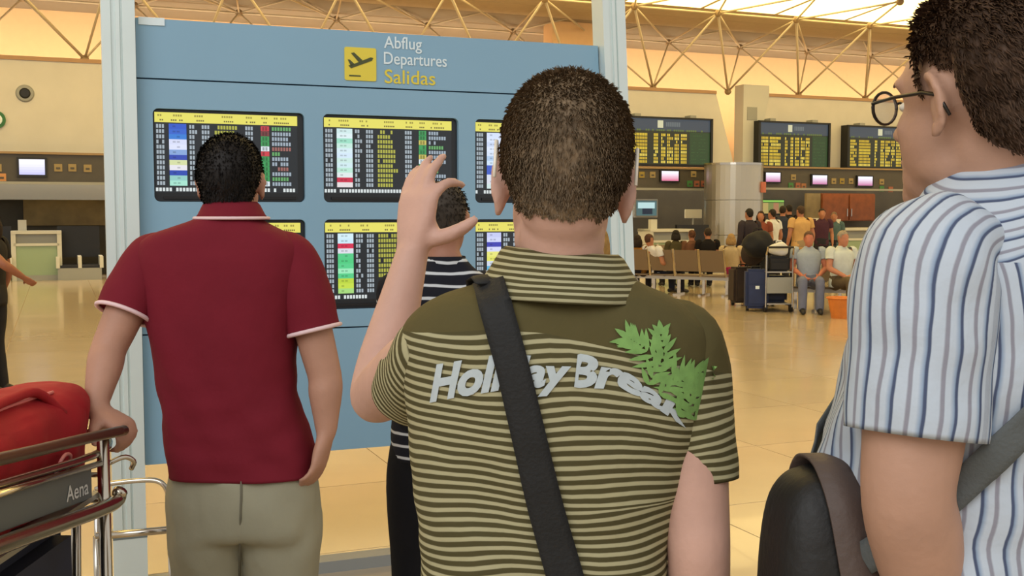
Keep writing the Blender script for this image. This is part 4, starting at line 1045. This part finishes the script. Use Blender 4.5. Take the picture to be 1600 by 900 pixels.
Xc = np.array(tC.v); lxl = Xc[:, 0]*cC + Xc[:, 1]*sC_; tC.attr['yk'] = list(Xc[:, 2]+BC.z - 1.475); tC.attr['s2'] = list(Xc[:, 2]*1.3 + .35*np.abs(lxl))
shC = tC.build('striped_shirt', mC, gC, smooth=True, fix=False)
for n, sd in (('l', -1), ('r', 1)):
    sh, el = jC['sh'+n], jC['el'+n]; inn = LC(sd*.12, -.015, sh.z+.03)
    s = sleeve_mesh([(*inn, .058), (*sh, .082), (*sh.lerp(el, .4), .082), (*sh.lerp(el, .74), .078)], BC, 40, 44, seed=4.0, fold=.008, up=(sC_, -cC, 0) if sd < 0 else None)
    s.attr['yk'] = [-1.0]*len(s.v); s.attr['s2'] = [0.0]*len(s.v)
    s.build('sleeve', mC, shC, smooth=True, fix=False)
cn = LC(.005, -.012, 1.622); mbc = MB(); s2 = []; nseg = 48
prof = [(.068, .068, .046), (.072, .072, .050), (.080, .082, .040), (.092, .096, .012), (.104, .108, -.012), (.098, .1, -.012)]
for i, (rx, ry, z) in enumerate(prof):
    for k in range(nseg):
        a = 2*PI*k/nseg; lx_, ly_ = rx*math.cos(a), ry*math.sin(a); dz = -.02*max(0, math.sin(a))
        p = cn + Vector((lx_*cC-ly_*sC_, lx_*sC_+ly_*cC, z+dz)); mbc.v.append(tuple(p - BC)); s2.append(z)
for i in range(len(prof)-1):
    for k in range(nseg): mbc.f.append((i*nseg+k, i*nseg+(k+1) % nseg, (i+1)*nseg+(k+1) % nseg, (i+1)*nseg+k))
mbc.attr['yk'] = [1.0]*len(s2); mbc.attr['s2'] = s2; mbc.attr['ar'] = [0.0]*len(s2)
mbc.build('collar', mC, shC, smooth=True, fix=False)
glasses(PC, M['frame'])

# his shoulder bag
bagc = pix(1290, 890, 1.40); bg_ = empty('shoulder_bag', (bagc.x, bagc.y, bagc.z-.16), math.radians(6)); tag(bg_, 'black rounded shoulder bag at the hip of the striped shirt', 'bag'); bg_.scale = (.98, .62, .98)
def rbox(mb, secs, seg=40, expo=3.2):
    S = spline(secs, 24); v = []; f = []
    for q in S:
        for k in range(seg):
            a = 2*PI*k/seg; ca, sa = math.cos(a), math.sin(a)
            v.append((q[0]+q[3]*math.copysign(abs(ca)**(2/expo), ca), q[1]+q[4]*math.copysign(abs(sa)**(2/expo), sa), q[2]))
    for i in range(23):
        for j in range(seg): f.append((i*seg+j, i*seg+(j+1) % seg, (i+1)*seg+(j+1) % seg, (i+1)*seg+j))
    f += [tuple(range(seg-1, -1, -1)), tuple(range(23*seg, 24*seg))]; mb.add(v, f); return mb
rbox(MB(), [(0, 0, 0, .06, .10), (0, 0, .01, .075, .125), (0, 0, .08, .082, .135), (0, 0, .18, .08, .13), (.0, 0, .25, .072, .11), (.0, 0, .285, .055, .08), (0, 0, .30, .03, .045)]).build('body', M['bagblack'], bg_, smooth=True)
# gusset band arching over the bag
mb = MB(); arch = [(0, -.140, .0), (0, -.142, .10), (0, -.136, .19), (0, -.115, .262), (0, -.06, .304), (0, 0, .314), (0, .06, .304), (0, .115, .262), (0, .138, .19), (0, .142, .1)]
S = spline(arch, 40); V = []
for q in S:
    for x in (-.026, .026): V.append((x-.005+.055*(1-q[2]/.314)**1.5, q[1], q[2]))
for q in S:
    for x in (-.026, .026): V.append((x-.005+.055*(1-q[2]/.314)**1.5, q[1]*1.03, q[2]+.004))
n = 40; f = []
for i in range(n-1):
    a = 2*i; f += [(a, a+1, a+3, a+2), (a+2*n, a+2*n+2, a+2*n+3, a+2*n+1), (a, a+2, a+2+2*n, a+2*n), (a+1, a+1+2*n, a+3+2*n, a+3)]
mb.add(V, f); mb.build('gusset_band', M['bagbrown'], bg_, smooth=True)
bk = MB().box(.065, .09, -.165, -.12, .10, .17).build('buckle', M['black'], bg_, bevel=.004)
MB().tube([(-.03, -.142, .03), (-.03, -.145, .09)], .004, 8).build('zip_pull', M['grey'], bg_)
bvC = bvh_of([shC])
sg = ribbon(bvC, [(1352, 872), (1400, 842), (1482, 778), (1540, 724), (1610, 655), (1690, 570)], [50, 52, 52, 52, 50, 50], .007, 50, 1.32)
bpy.context.view_layer.update(); iv = bg_.matrix_world.inverted(); sg.v = [tuple(iv @ Vector(p)) for p in sg.v]
sg.build('strap', M['gstrap'], bg_, smooth=True)
# the strap goes on over his right shoulder and down the front to the bag
def wrapC(ang, z):
    d = (math.cos(ang), math.sin(ang)); o = LC(d[0]*.6, d[1]*.6, z+.12); t_ = LC(0, 0, z-.04); dr = (t_-o).normalized()
    h = bvC.ray_cast(o, dr); return (h[0], h[1] if h[1].dot(dr) < 0 else -h[1]) if h[0] else (o + dr*.4, -dr)
hit = drop(bvC, 1690, 570, 0, 1.4)[0] - bC; a0 = math.atan2(-hit.x*sC_ + hit.y*cC, hit.x*cC + hit.y*sC_)
cen = []
for a_, z_ in spline([(a0-.12, hit.z-.05), (a0, hit.z), (-.62, 1.47), (-.35, 1.545), (.35, 1.55), (.9, 1.45), (1.5, 1.30), (2.1, 1.17)], 46): cen.append(wrapC(a_, z_))
V = []; V2 = []
for i in range(46):
    t_ = (cen[min(i+1, 45)][0] - cen[max(i-1, 0)][0]).normalized(); nn = cen[i][1]; wv = t_.cross(nn).normalized()*.02
    for k in (-1, 0, 1): V.append(cen[i][0] + nn*.008 + wv*k); V2.append(cen[i][0] + nn*.0105 + wv*k)
f = []
for i in range(45):
    for k in range(2):
        q = i*3+k; f += [(q, q+1, q+4, q+3), (q+138, q+141, q+142, q+139)]
    f += [(i*3, i*3+3, i*3+141, i*3+138), (i*3+2, i*3+140, i*3+143, i*3+5)]
mb = MB(); mb.add([iv @ p for p in V+V2], f); mb.build('front_strap', M['gstrap'], bg_, smooth=True)

# ------------------------------------------------------------------ people by the stand, partly hidden
nv, wh = (26, 27, 36), (196, 200, 204)
mN = stripe_mat('navy_striped_jersey', [(0, nv), (.66, nv), (.72, wh), (.88, wh), (.94, nv), (1, nv)], .036, 'sc', wob=.004)
D = pix(695, 700, 3.25)
person('man in navy shirt with thin white stripes standing behind the raised arm', (D.x, 3.25), .15, 1.64, bw=1.0, skin=(160, 112, 90), hair=(62, 54, 46), shirt=mN, pants=cloth('black_trousers', (18, 18, 22)), vox=.014, near=False, torso_n=(60, 56), hcfg=dict(n=1500), headr=(-.3, .1, 0), fold=.004, joints={k: Vector((D.x, 3.25, 0)) + Vector(v) for k, v in dict(ell=(-.15, .18, 1.08), wrl=(-.05, .30, 1.12), elr=(.19, .16, 1.08), wrr=(.05, .30, 1.12), shl=(-.14, .02, 1.30), shr=(.14, .02, 1.30)).items()})
E = pix(908, 700, 3.75)
person('fair-haired person mostly hidden beyond the olive striped shirt', (E.x, 3.75), -.3, 1.58, bw=.82, skin=(186, 140, 112), hair=(160, 122, 62), shirt=cloth('grey_top', (120, 112, 104)), pants=cloth('blue_jeans', (60, 70, 96)), vox=.016, long=.1, hcfg=dict(n=900))
F = pix(-8, 612, 9.2)
person('woman in dark top at the left picture edge', (F.x, 9.2), PI*.5, 1.58, skin=(150, 96, 72), hair=(40, 28, 22), shirt=cloth('dark_top', (40, 38, 38)), pants=cloth('dark_skirt', (46, 44, 44)), vox=.016, long=.16, joints={'wrl': (F.x+.30, 9.15, 1.0), 'ell': (F.x+.2, 9.0, 1.12)})
G_ = pix(193, 600, 9.6)
person('passenger in dark clothes far behind the left aluminium post', (G_.x, 9.6), 2.2, 1.58, skin=(150, 100, 76), hair=(30, 24, 20), shirt=cloth('olive_top', (52, 50, 40)), pants=cloth('dark_jeans', (40, 42, 48)), vox=.018)
# ------------------------------------------------------------------ luggage trolley in the left foreground
TX = -.935; T0 = Vector((TX, 2.2, 0))
tg = empty('luggage_trolley', T0); tag(tg, 'steel luggage trolley with grey panel under the red bag', 'trolley')
def tt(name, pts, r, m=None, smooth=True, n=None, par=None):
    P = [Vector(p) - T0 for p in pts]
    if n: P = [Vector(q) for q in spline([tuple(p) for p in P], n)]
    return MB().tube(P, r, 12).build(name, m or M['chrome'], par or tg, smooth=smooth)
y0, y1 = 1.72, 2.56
hz = 1.055
tt('handle', [(TX+.02, y0, 1.122), (TX+.015, 2.0, 1.085), (TX+.01, 2.35, 1.045), (TX+.02, y1, 1.022)], .0125, mat('handle_bronze', (120, 100, 84), .3, metal=.8), n=20)
tt('upper_frame', [(TX-.25, y0, 1.04), (TX-.04, y0, 1.05), (TX-.02, 1.9, 1.04), (TX-.01, 2.48, .985), (TX-.05, 2.62, 1.0), (TX-.12, 2.66, 1.0), (TX-.25, 2.66, .99)], .009, n=30)
for y, x in ((y0+.05, 0), (2.48, 0)):
    tt('upright', [(TX+x, y, .10), (TX+x, y, hz-.02)], .014)
tt('upright', [(TX-.09, 2.5, .10), (TX-.07, 2.5, hz-.03)], .011)
tt('lower_bar', [(TX+.02, y0, .965), (TX+.02, 2.0, .93), (TX+.025, 2.44, .874), (TX+.03, 2.50, .892)], .017, n=20)
tt('panel_bar', [(TX-.0, y0, 1.05), (TX-.0, 2.46, .966)], .007)
pan = MB(); a_, b_ = y0-2.2, 2.43-2.2
pan.add([(x, y, z) for x in (-.02, -.008) for y, z in ((a_, .975), (b_, .893), (b_, .964), (a_, 1.045))], [(0, 1, 2, 3), (7, 6, 5, 4), (0, 4, 5, 1), (1, 5, 6, 2), (2, 6, 7, 3), (3, 7, 4, 0)])
pn = pan.build('advert_panel', M['ad'], tg, bevel=.003)
# lettering on the panel, facing +x
v, f = text_geo('Aena', 1, 0, .01); xs = [p[0] for p in v]; ys = [p[1] for p in v]
mb = MB(); mb.add([(-.0065, .085+(p[0]-min(xs))/(max(xs)-min(xs))*.12, .922-.012*(p[0]-min(xs))/(max(xs)-min(xs))+(p[1]-min(ys))/(max(ys)-min(ys))*.034) for p in v], f); mb.build('lettering', M['adtext'], pn, fix=False)
for y in (y0+.08, 2.46): tt('base_rail', [(TX, y, .12), (TX-.85, y*.7+.66, .12)], .016)
tt('base_rail', [(TX-.85, y0*.7+.66, .12), (TX-.85, 2.46*.7+.66, .12)], .016)
MB().box(-.84, -.02, -.36, .24, .13, .145).build('platform', M['steel'], tg)
tt('basket_front', [(TX-.28, y0+.05, .8), (TX-.28, y0+.05, 1.0), (TX-.28, 2.5, 1.0), (TX-.28, 2.5, .8)], .008)
MB().box(-.28, -.01, -.42, .28, .885, .897).build('basket_floor', M['steel'], tg)
tt('side_wire', [(TX-.28, 2.5, .93), (TX-.0, 2.5, .93)], .006); tt('side_wire', [(TX-.28, 2.5, .87), (TX-.0, 2.5, .87)], .006)
tt('hook', [(TX+.0, 2.5, .955), (TX+.03, 2.53, .965), (TX+.045, 2.55, .95), (TX+.035, 2.56, .93)], .006, n=12)
for x in (-.08, -.78):
    for y in (-.3, .18):
        q = MB(); q.tube([(x, y-.015, .055), (x, y+.015, .055)], .055, 18); q.build('wheel', M['black'], tg); MB().box(x-.015, x+.015, y-.028, y+.028, .06, .13).build('caster', M['steel'], tg)

# red holdall in the basket
rb_ = empty('red_bag', (TX-.165, 2.24, .897)); tag(rb_, 'bright red soft holdall standing in the trolley basket', 'bag')
mb = MB(); rbox(mb, [(0, 0, 0, .10, .34), (0, 0, .02, .115, .36), (0, .0, .14, .12, .385), (.0, .02, .24, .115, .40), (-.005, .02, .29, .10, .39), (-.005, .01, .312, .07, .34), (-.005, .0, .318, .03, .2)], expo=3.6)
me = remesh(mb, .012, 3)
for v in me.vertices:
    v.co.z *= .76; v.co += v.normal*(.012*noise.noise(v.co*7) + .005*noise.noise(v.co*19))
shift(me, (0, 0, 0)); link('body', me, M['redbag'], rb_)
def rtube(name, pts, r, m, n=16): return MB().tube([Vector(q) for q in spline(pts, n)], r, 8).build(name, m, rb_, smooth=True)
rtube('carry_handle', [(.09, -.2, .20), (.08, -.12, .25), (.075, 0, .256), (.08, .1, .25), (.1, .18, .19)], .011, M['redbag'])
rtube('zip', [(.07, -.3, .23), (.07, -.1, .24), (.07, .06, .24), (.07, .2, .235)], .004, mat('pink_zip', (226, 130, 130), .5))
rtube('side_loop', [(.125, .07, .075), (.135, .075, .105), (.135, .105, .115), (.135, .13, .105), (.125, .135, .075)], .004, mat('pale_loop', (206, 130, 124), .5))
# dark suitcase on the platform
sc_ = empty('navy_suitcase', (TX-.27, 2.12, .145)); tag(sc_, 'dark navy suitcase lying under the red bag on the trolley', 'suitcase')
MB().box(-.22, .22, -.3, .33, 0, .71).build('body', M['navy'], sc_, bevel=.04)
MB().box(.22, .228, -.22, .25, .08, .48).build('front_pocket', M['navy'], sc_, bevel=.01)
MB().tube([(.225, -.06, .3), (.25, -.04, .3), (.25, .06, .3), (.225, .08, .3)], .008, 8).build('handle', M['black'], sc_)

# low steel guard rail by the left post
rp = pix(205, 832, 3.95); g = empty('guard_rail', (rp.x, rp.y, 0)); tag(g, 'low polished steel guard rail with hooped end before the left post', 'rail')
def gr(name, pts, r, n=None):
    P = [Vector(p) - Vector((rp.x, rp.y, 0)) for p in pts]
    if n: P = [Vector(q) for q in spline([tuple(p) for p in P], n)]
    MB().tube(P, r, 12).build(name, M['chrome'], g, smooth=True)
a, b = pix(150, 838, 3.9), pix(285, 826, 3.95)
gr('rail', [a, b], .014)
gr('hoop', [pix(150, 765, 4.02), pix(170, 756, 4.02), pix(232, 750, 4.03), pix(255, 757, 4.03), pix(264, 778, 4.03), pix(265, 800, 4.03), Vector((*pix(266, 830, 4.03)[:2], .30))], .010, 30)
for p in (a, b): gr('support', [(p.x, p.y, 0), (p.x, p.y, p.z)], .011)
q = pix(266, 830, 4.03); gr('support', [(q.x, q.y, 0), (q.x, q.y, .32)], .010)
q = pix(150, 765, 4.02); gr('support', [(q.x, q.y, 0), (q.x, q.y, q.z)], .010)

# ------------------------------------------------------------------ waiting area at the right
def floor_at(px, py):
    d = ray(px, py); return CAM + d*(-CAMZ/d.z)
seatm = {}
def bench(name_label, start, end, n, face):
    """metal beam seating from start to end, seats facing `face` (angle of +y local)"""
    s, e = Vector(start), Vector(end); ang = math.atan2(e.y-s.y, e.x-s.x); L = (e-s).length
    g = empty('beam_bench', s, ang); tag(g, name_label, 'bench')
    sg_ = face
    MB().box(0, L, -.03, .03, .29, .35).build('beam', M['steel'], g)
    w = L/n
    for k in range(n):
        x0 = k*w+.03; x1 = (k+1)*w-.03
        q = MB().box(x0, x1, -.22, .24, .36, .39); st = q.build('seat', M['seat'], g, bevel=.01)
        q = MB(); q.add([(x0, -sg_*.20, .46), (x1, -sg_*.20, .46), (x1, -sg_*.32, .86), (x0, -sg_*.32, .86), (x0, -sg_*.225, .46), (x1, -sg_*.225, .46), (x1, -sg_*.345, .86), (x0, -sg_*.345, .86)], [(3,2,1,0),(4,5,6,7),(0,1,5,4),(1,2,6,5),(2,3,7,6),(3,0,4,7)])
        q.build('backrest', M['seat'], g)
        for x in (x0-.02, x1+.02):
            fm = MB(); fm.tube([(x, sg_*.22, .37), (x, -sg_*.2, .37), (x, -sg_*.34, .88)], .014, 6); fm.build('seat_frame', M['chrome'], g)
    for k in range(n+1):
        x = min(max(k*w, .05), L-.05); q = MB(); q.box(x-.025, x+.025, -.025, .025, .02, .29); q.box(x-.025, x+.025, -.25, .25, 0, .03); q.build('leg', M['chrome'], g)
    return g
b0, b1 = floor_at(985, 457), floor_at(1140, 463)
bench('metal beam bench with perforated backs nearest the board post', b0, b1, 4, 1)
b2, b3 = floor_at(990, 449), floor_at(1160, 454)
bench('metal beam bench behind the first bench, backs toward it', b2 + Vector((0, 1.2, 0)), b3 + Vector((0, 1.2, 0)), 4, -1)
b4, b5 = floor_at(1238, 484), floor_at(1350, 488)
bench('metal beam bench under the two seated men at right', b4, b5, 3, -1)

bgp = 'waiting passengers in the background'
def onbench(px, py, dy, label, yaw, **k):
    p = floor_at(px, py); k.setdefault('vox', .022); k.setdefault('hcfg', dict(n=120))
    return person(label, (p.x, p.y+dy), yaw, pose='sit', **k)
sk = (170, 116, 88)
onbench(998, 458, 0, 'woman in orange top slumped on the bench beside the board post', -.3, h=1.6, lean=.3, shirt=cloth('orange_top', (176, 120, 50)), pants=cloth('dark_cloth', (34, 30, 34)), hair=(36, 24, 18), skin=sk, long=.14)
onbench(1033, 459, 0, 'person in white shirt reclining on the bench with dark trousers', -.9, h=1.72, lean=.55, shirt=cloth('white_shirt', (206, 208, 212)), pants=cloth('dark_cloth', (38, 40, 52)), hair=(70, 44, 32), skin=sk)
onbench(1068, 455, 1.25, 'dark-haired passenger on the rear bench seen from behind', .2, h=1.66, lean=.1, bw=.9, shirt=cloth('olive_cloth', (72, 66, 44)), pants=cloth('dark_cloth', (40, 40, 44)), hair=(30, 24, 20), skin=sk, long=.1)
onbench(1095, 455, 1.25, 'brown-haired passenger on the rear bench beside a dark-haired one', .1, h=1.66, lean=.1, bw=.9, shirt=cloth('brown_cloth', (104, 72, 54)), pants=cloth('dark_cloth', (40, 40, 44)), hair=(84, 52, 34), skin=sk)
onbench(1122, 456, 1.25, 'passenger in black top at the right end of the rear bench', .0, h=1.72, lean=.05, shirt=cloth('black_cloth', (24, 22, 24)), pants=cloth('dark_cloth', (40, 40, 44)), hair=(48, 36, 28), skin=sk)
onbench(1146, 462, .1, 'woman in cream top and pink skirt sitting beside the luggage', -.5, h=1.62, lean=.2, shirt=cloth('cream_top', (186, 166, 128)), pants=cloth('pink_skirt', (160, 44, 96)), hair=(150, 120, 76), skin=sk, long=.1)
onbench(1262, 487, 0, 'seated man in pale blue shirt facing the camera beside the luggage trolley', PI-.15, h=1.74, lean=.05, bw=1.1, shirt=cloth('pale_blue_shirt', (158, 170, 186)), pants=cloth('blue_grey_trousers', (110, 116, 140)), hair=(96, 70, 52), skin=(186, 116, 92), vox=.018)
onbench(1312, 489, 0, 'seated grey-haired man in white shirt right of the pale blue shirt', PI+.35, h=1.76, lean=-.05, bw=1.1, shirt=cloth('white_shirt', (200, 210, 208)), pants=cloth('brown_trousers', (92, 80, 62)), hair=(150, 140, 126), skin=(182, 124, 98), vox=.018)
def standing(px, Y, label, yaw, **k):
    d = pix(px, 400, Y); k.setdefault('vox', .024); k.setdefault('hcfg', dict(n=80))
    person(label, (d.x, Y), yaw, **k)
standing(1250, 22.0, 'standing man in tan shirt behind the seated men', .3, h=1.72, bw=1.12, shirt=cloth('tan_shirt', (196, 158, 104)), pants=cloth('beige_trousers', (150, 130, 100)), hair=(66, 48, 36), skin=sk)
standing(1206, 23.5, 'standing person in white shirt in the middle of the crowd', .6, h=1.66, shirt=cloth('white_shirt', (206, 210, 212)), pants=cloth('dark_cloth', (50, 50, 58)), hair=(36, 30, 26), skin=sk)
standing(1222, 24.4, 'standing person in dark blue shirt right of the white shirt', -.4, h=1.74, shirt=cloth('blue_cloth', (48, 54, 70)), pants=cloth('dark_cloth', (44, 44, 50)), hair=(40, 30, 24), skin=sk)
standing(1188, 23.0, 'standing woman in rust-coloured top next to the column', 2.8, h=1.62, shirt=cloth('rust_top', (128, 70, 56)), pants=cloth('grey_cloth', (90, 88, 88)), hair=(50, 34, 26), skin=sk, long=.12)
standing(1170, 21.0, 'standing passenger in dark jacket before the steel column', .4, h=1.66, shirt=cloth('dark_jacket', (52, 46, 52)), pants=cloth('dark_cloth', (40, 40, 48)), hair=(30, 26, 24), skin=sk, sleeve=2)
standing(1283, 25.0, 'standing passenger in plum top beyond the desk monitor', 3.0, h=1.68, shirt=cloth('plum_top', (72, 44, 60)), pants=cloth('dark_cloth', (44, 44, 50)), hair=(40, 30, 26), skin=sk)
standing(1232, 26.0, 'standing passenger in black shirt at the back of the crowd', .2, h=1.78, shirt=cloth('black_cloth', (30, 28, 30)), pants=cloth('dark_cloth', (44, 44, 50)), hair=(30, 24, 20), skin=sk)
standing(1302, 25.5, 'standing passenger in teal shirt left of the white-haired man', 2.9, h=1.6, shirt=cloth('teal_shirt', (80, 104, 106)), pants=cloth('dark_cloth', (44, 44, 50)), hair=(110, 92, 76), skin=sk)

# luggage in the waiting area
def case(px, py, w, dpt, h, m, label, rz=0, wheel=True, off=(0, 0, 0)):
    p = floor_at(px, py) + Vector(off); g = empty('suitcase', p, rz); tag(g, label, 'suitcase', 'luggage in the waiting area')
    z = .05 if wheel else 0
    MB().box(-w/2, w/2, -dpt/2, dpt/2, z, z+h).build('body', m, g, bevel=.04)
    MB().box(-w*.38, w*.38, -dpt/2-.02, -dpt/2, z+h*.12, z+h*.6).build('front_pocket', m, g, bevel=.008)
    MB().tube([(-.08, 0, z+h), (-.07, 0, z+h+.04), (.07, 0, z+h+.04), (.08, 0, z+h)], .012, 6).build('handle', M['black'], g)
    if wheel:
        for s in (-1, 1): MB().tube([(s*w*.36-.02, dpt*.2, .04), (s*w*.36+.02, dpt*.2, .04)], .04, 10).build('wheel', M['black'], g)
        if h > .5: MB().box(-.03, .03, -dpt/2-.03, -dpt/2-.02, z+h*.5, z+h*.58).build('luggage_tag', M['signwhite'], g)
    return g
case(1160, 477, .42, .3, .6, mat('brown_nylon_case', (52, 40, 34), .7, var=.2), 'brown upright suitcase left of the blue one', .2)
case(1181, 486, .36, .28, .62, mat('blue_nylon_case', (30, 44, 86), .6, var=.2), 'dark blue suitcase with a white tag', -.1)
case(1196, 478, .4, .3, .78, mat('black_nylon_case', (24, 22, 22), .7, var=.2), 'tall black suitcase behind the blue one', .1)
# second trolley
p = floor_at(1217, 488); g = empty('luggage_trolley', p, .05); tag(g, 'silver luggage trolley loaded with black bags in the waiting area', 'trolley')
for s in (-1, 1):
    MB().tube([(s*.21, 0, .08), (s*.21, 0, .9), (s*.2, -.06, 1.02)], .016, 8).build('upright', M['chrome'], g)
    MB().tube([(s*.21, 0, .1), (s*.19, .8, .1)], .016, 8).build('base_rail', M['chrome'], g)
    q = MB(); q.tube([(s*.2-.02, .05, .06), (s*.2+.02, .05, .06)], .06, 12); q.build('wheel', M['black'], g)
MB().tube([(-.2, -.06, 1.02), (.2, -.06, 1.02)], .018, 8).build('handle', M['black'], g)
MB().box(-.2, .2, -.02, -.005, .3, .55).build('advert_panel', M['grey'], g)
MB().box(-.2, .2, 0, .8, .12, .14).build('platform', M['steel'], g)
MB().box(-.2, .2, .0, .25, .62, .64).build('basket_floor', M['steel'], g)
fw = Vector((-math.sin(.05), math.cos(.05), 0))
b = case(1217, 488, .38, .45, .42, M['navy'], 'navy bag lying low on the silver trolley platform', .05, False, tuple(fw*.4 + Vector((0, 0, .14))))
b = case(1217, 488, .36, .2, .24, mat('black_crate', (18, 18, 20), .6), 'black box bag in the silver trolley basket', .05, False, tuple(fw*.13 + Vector((0, 0, .64))))
def soft(name, label, cat, loc, r, m, seed, sq=.0):
    g = empty(name, loc); tag(g, label, cat)
    mb = MB(); mb.ball((0, 0, r[2]), r, seg=20, rings=14); mb.ball((r[0]*.3, 0, r[2]*.8), (r[0]*.7, r[1]*.9, r[2]*.7), seg=14, rings=10)
    me = remesh(mb, .02, 2)
    for v in me.vertices:
        v.co += v.normal*(.04*noise.noise(v.co*6 + Vector((seed, 0, 0)))); v.co.z = max(0, v.co.z)
    link('body', me, m, g)
    MB().tube([(-r[0]*.3, 0, r[2]*1.9), (-r[0]*.2, 0, r[2]*2.15), (r[0]*.2, 0, r[2]*2.15), (r[0]*.3, 0, r[2]*1.9)], .012, 6).build('carry_handle', m, g)
    return g
q = p + fw*.14
soft('plastic_bag', 'crumpled white plastic bag on top of the silver trolley', 'bag', (q.x+.02, q.y-.02, .88), (.16, .1, .11), mat('white_plastic', (206, 208, 206), .4), 3)
q = p + Vector((-.22, .55, 0))
soft('backpack', 'big black backpack piled above the silver trolley', 'backpack', (q.x, q.y, .83), (.27, .18, .22), mat('black_cloth_bag', (22, 22, 24), .8), 8)
q = floor_at(1183, 480) + Vector((-.05, .1, 0))
soft('rucksack', 'dark brown rucksack on top of the upright suitcases', 'backpack', (q.x, q.y+.05, .67), (.2, .18, .22), mat('dark_brown_cloth', (44, 32, 28), .8), 13)
# orange tub
q = floor_at(1313, 497); g = empty('orange_tub', q); tag(g, 'shiny orange tub on the floor behind the striped shirt', 'tub')
MB().cyl(0, 0, 0, .30, .13, .19, 24).build('body', M['copper'], g, smooth=False)
MB().tube([(.195*math.cos(a), .195*math.sin(a), .30) for a in np.linspace(0, 2*PI, 25)], .015, 8).build('rim', M['copper'], g, smooth=True)
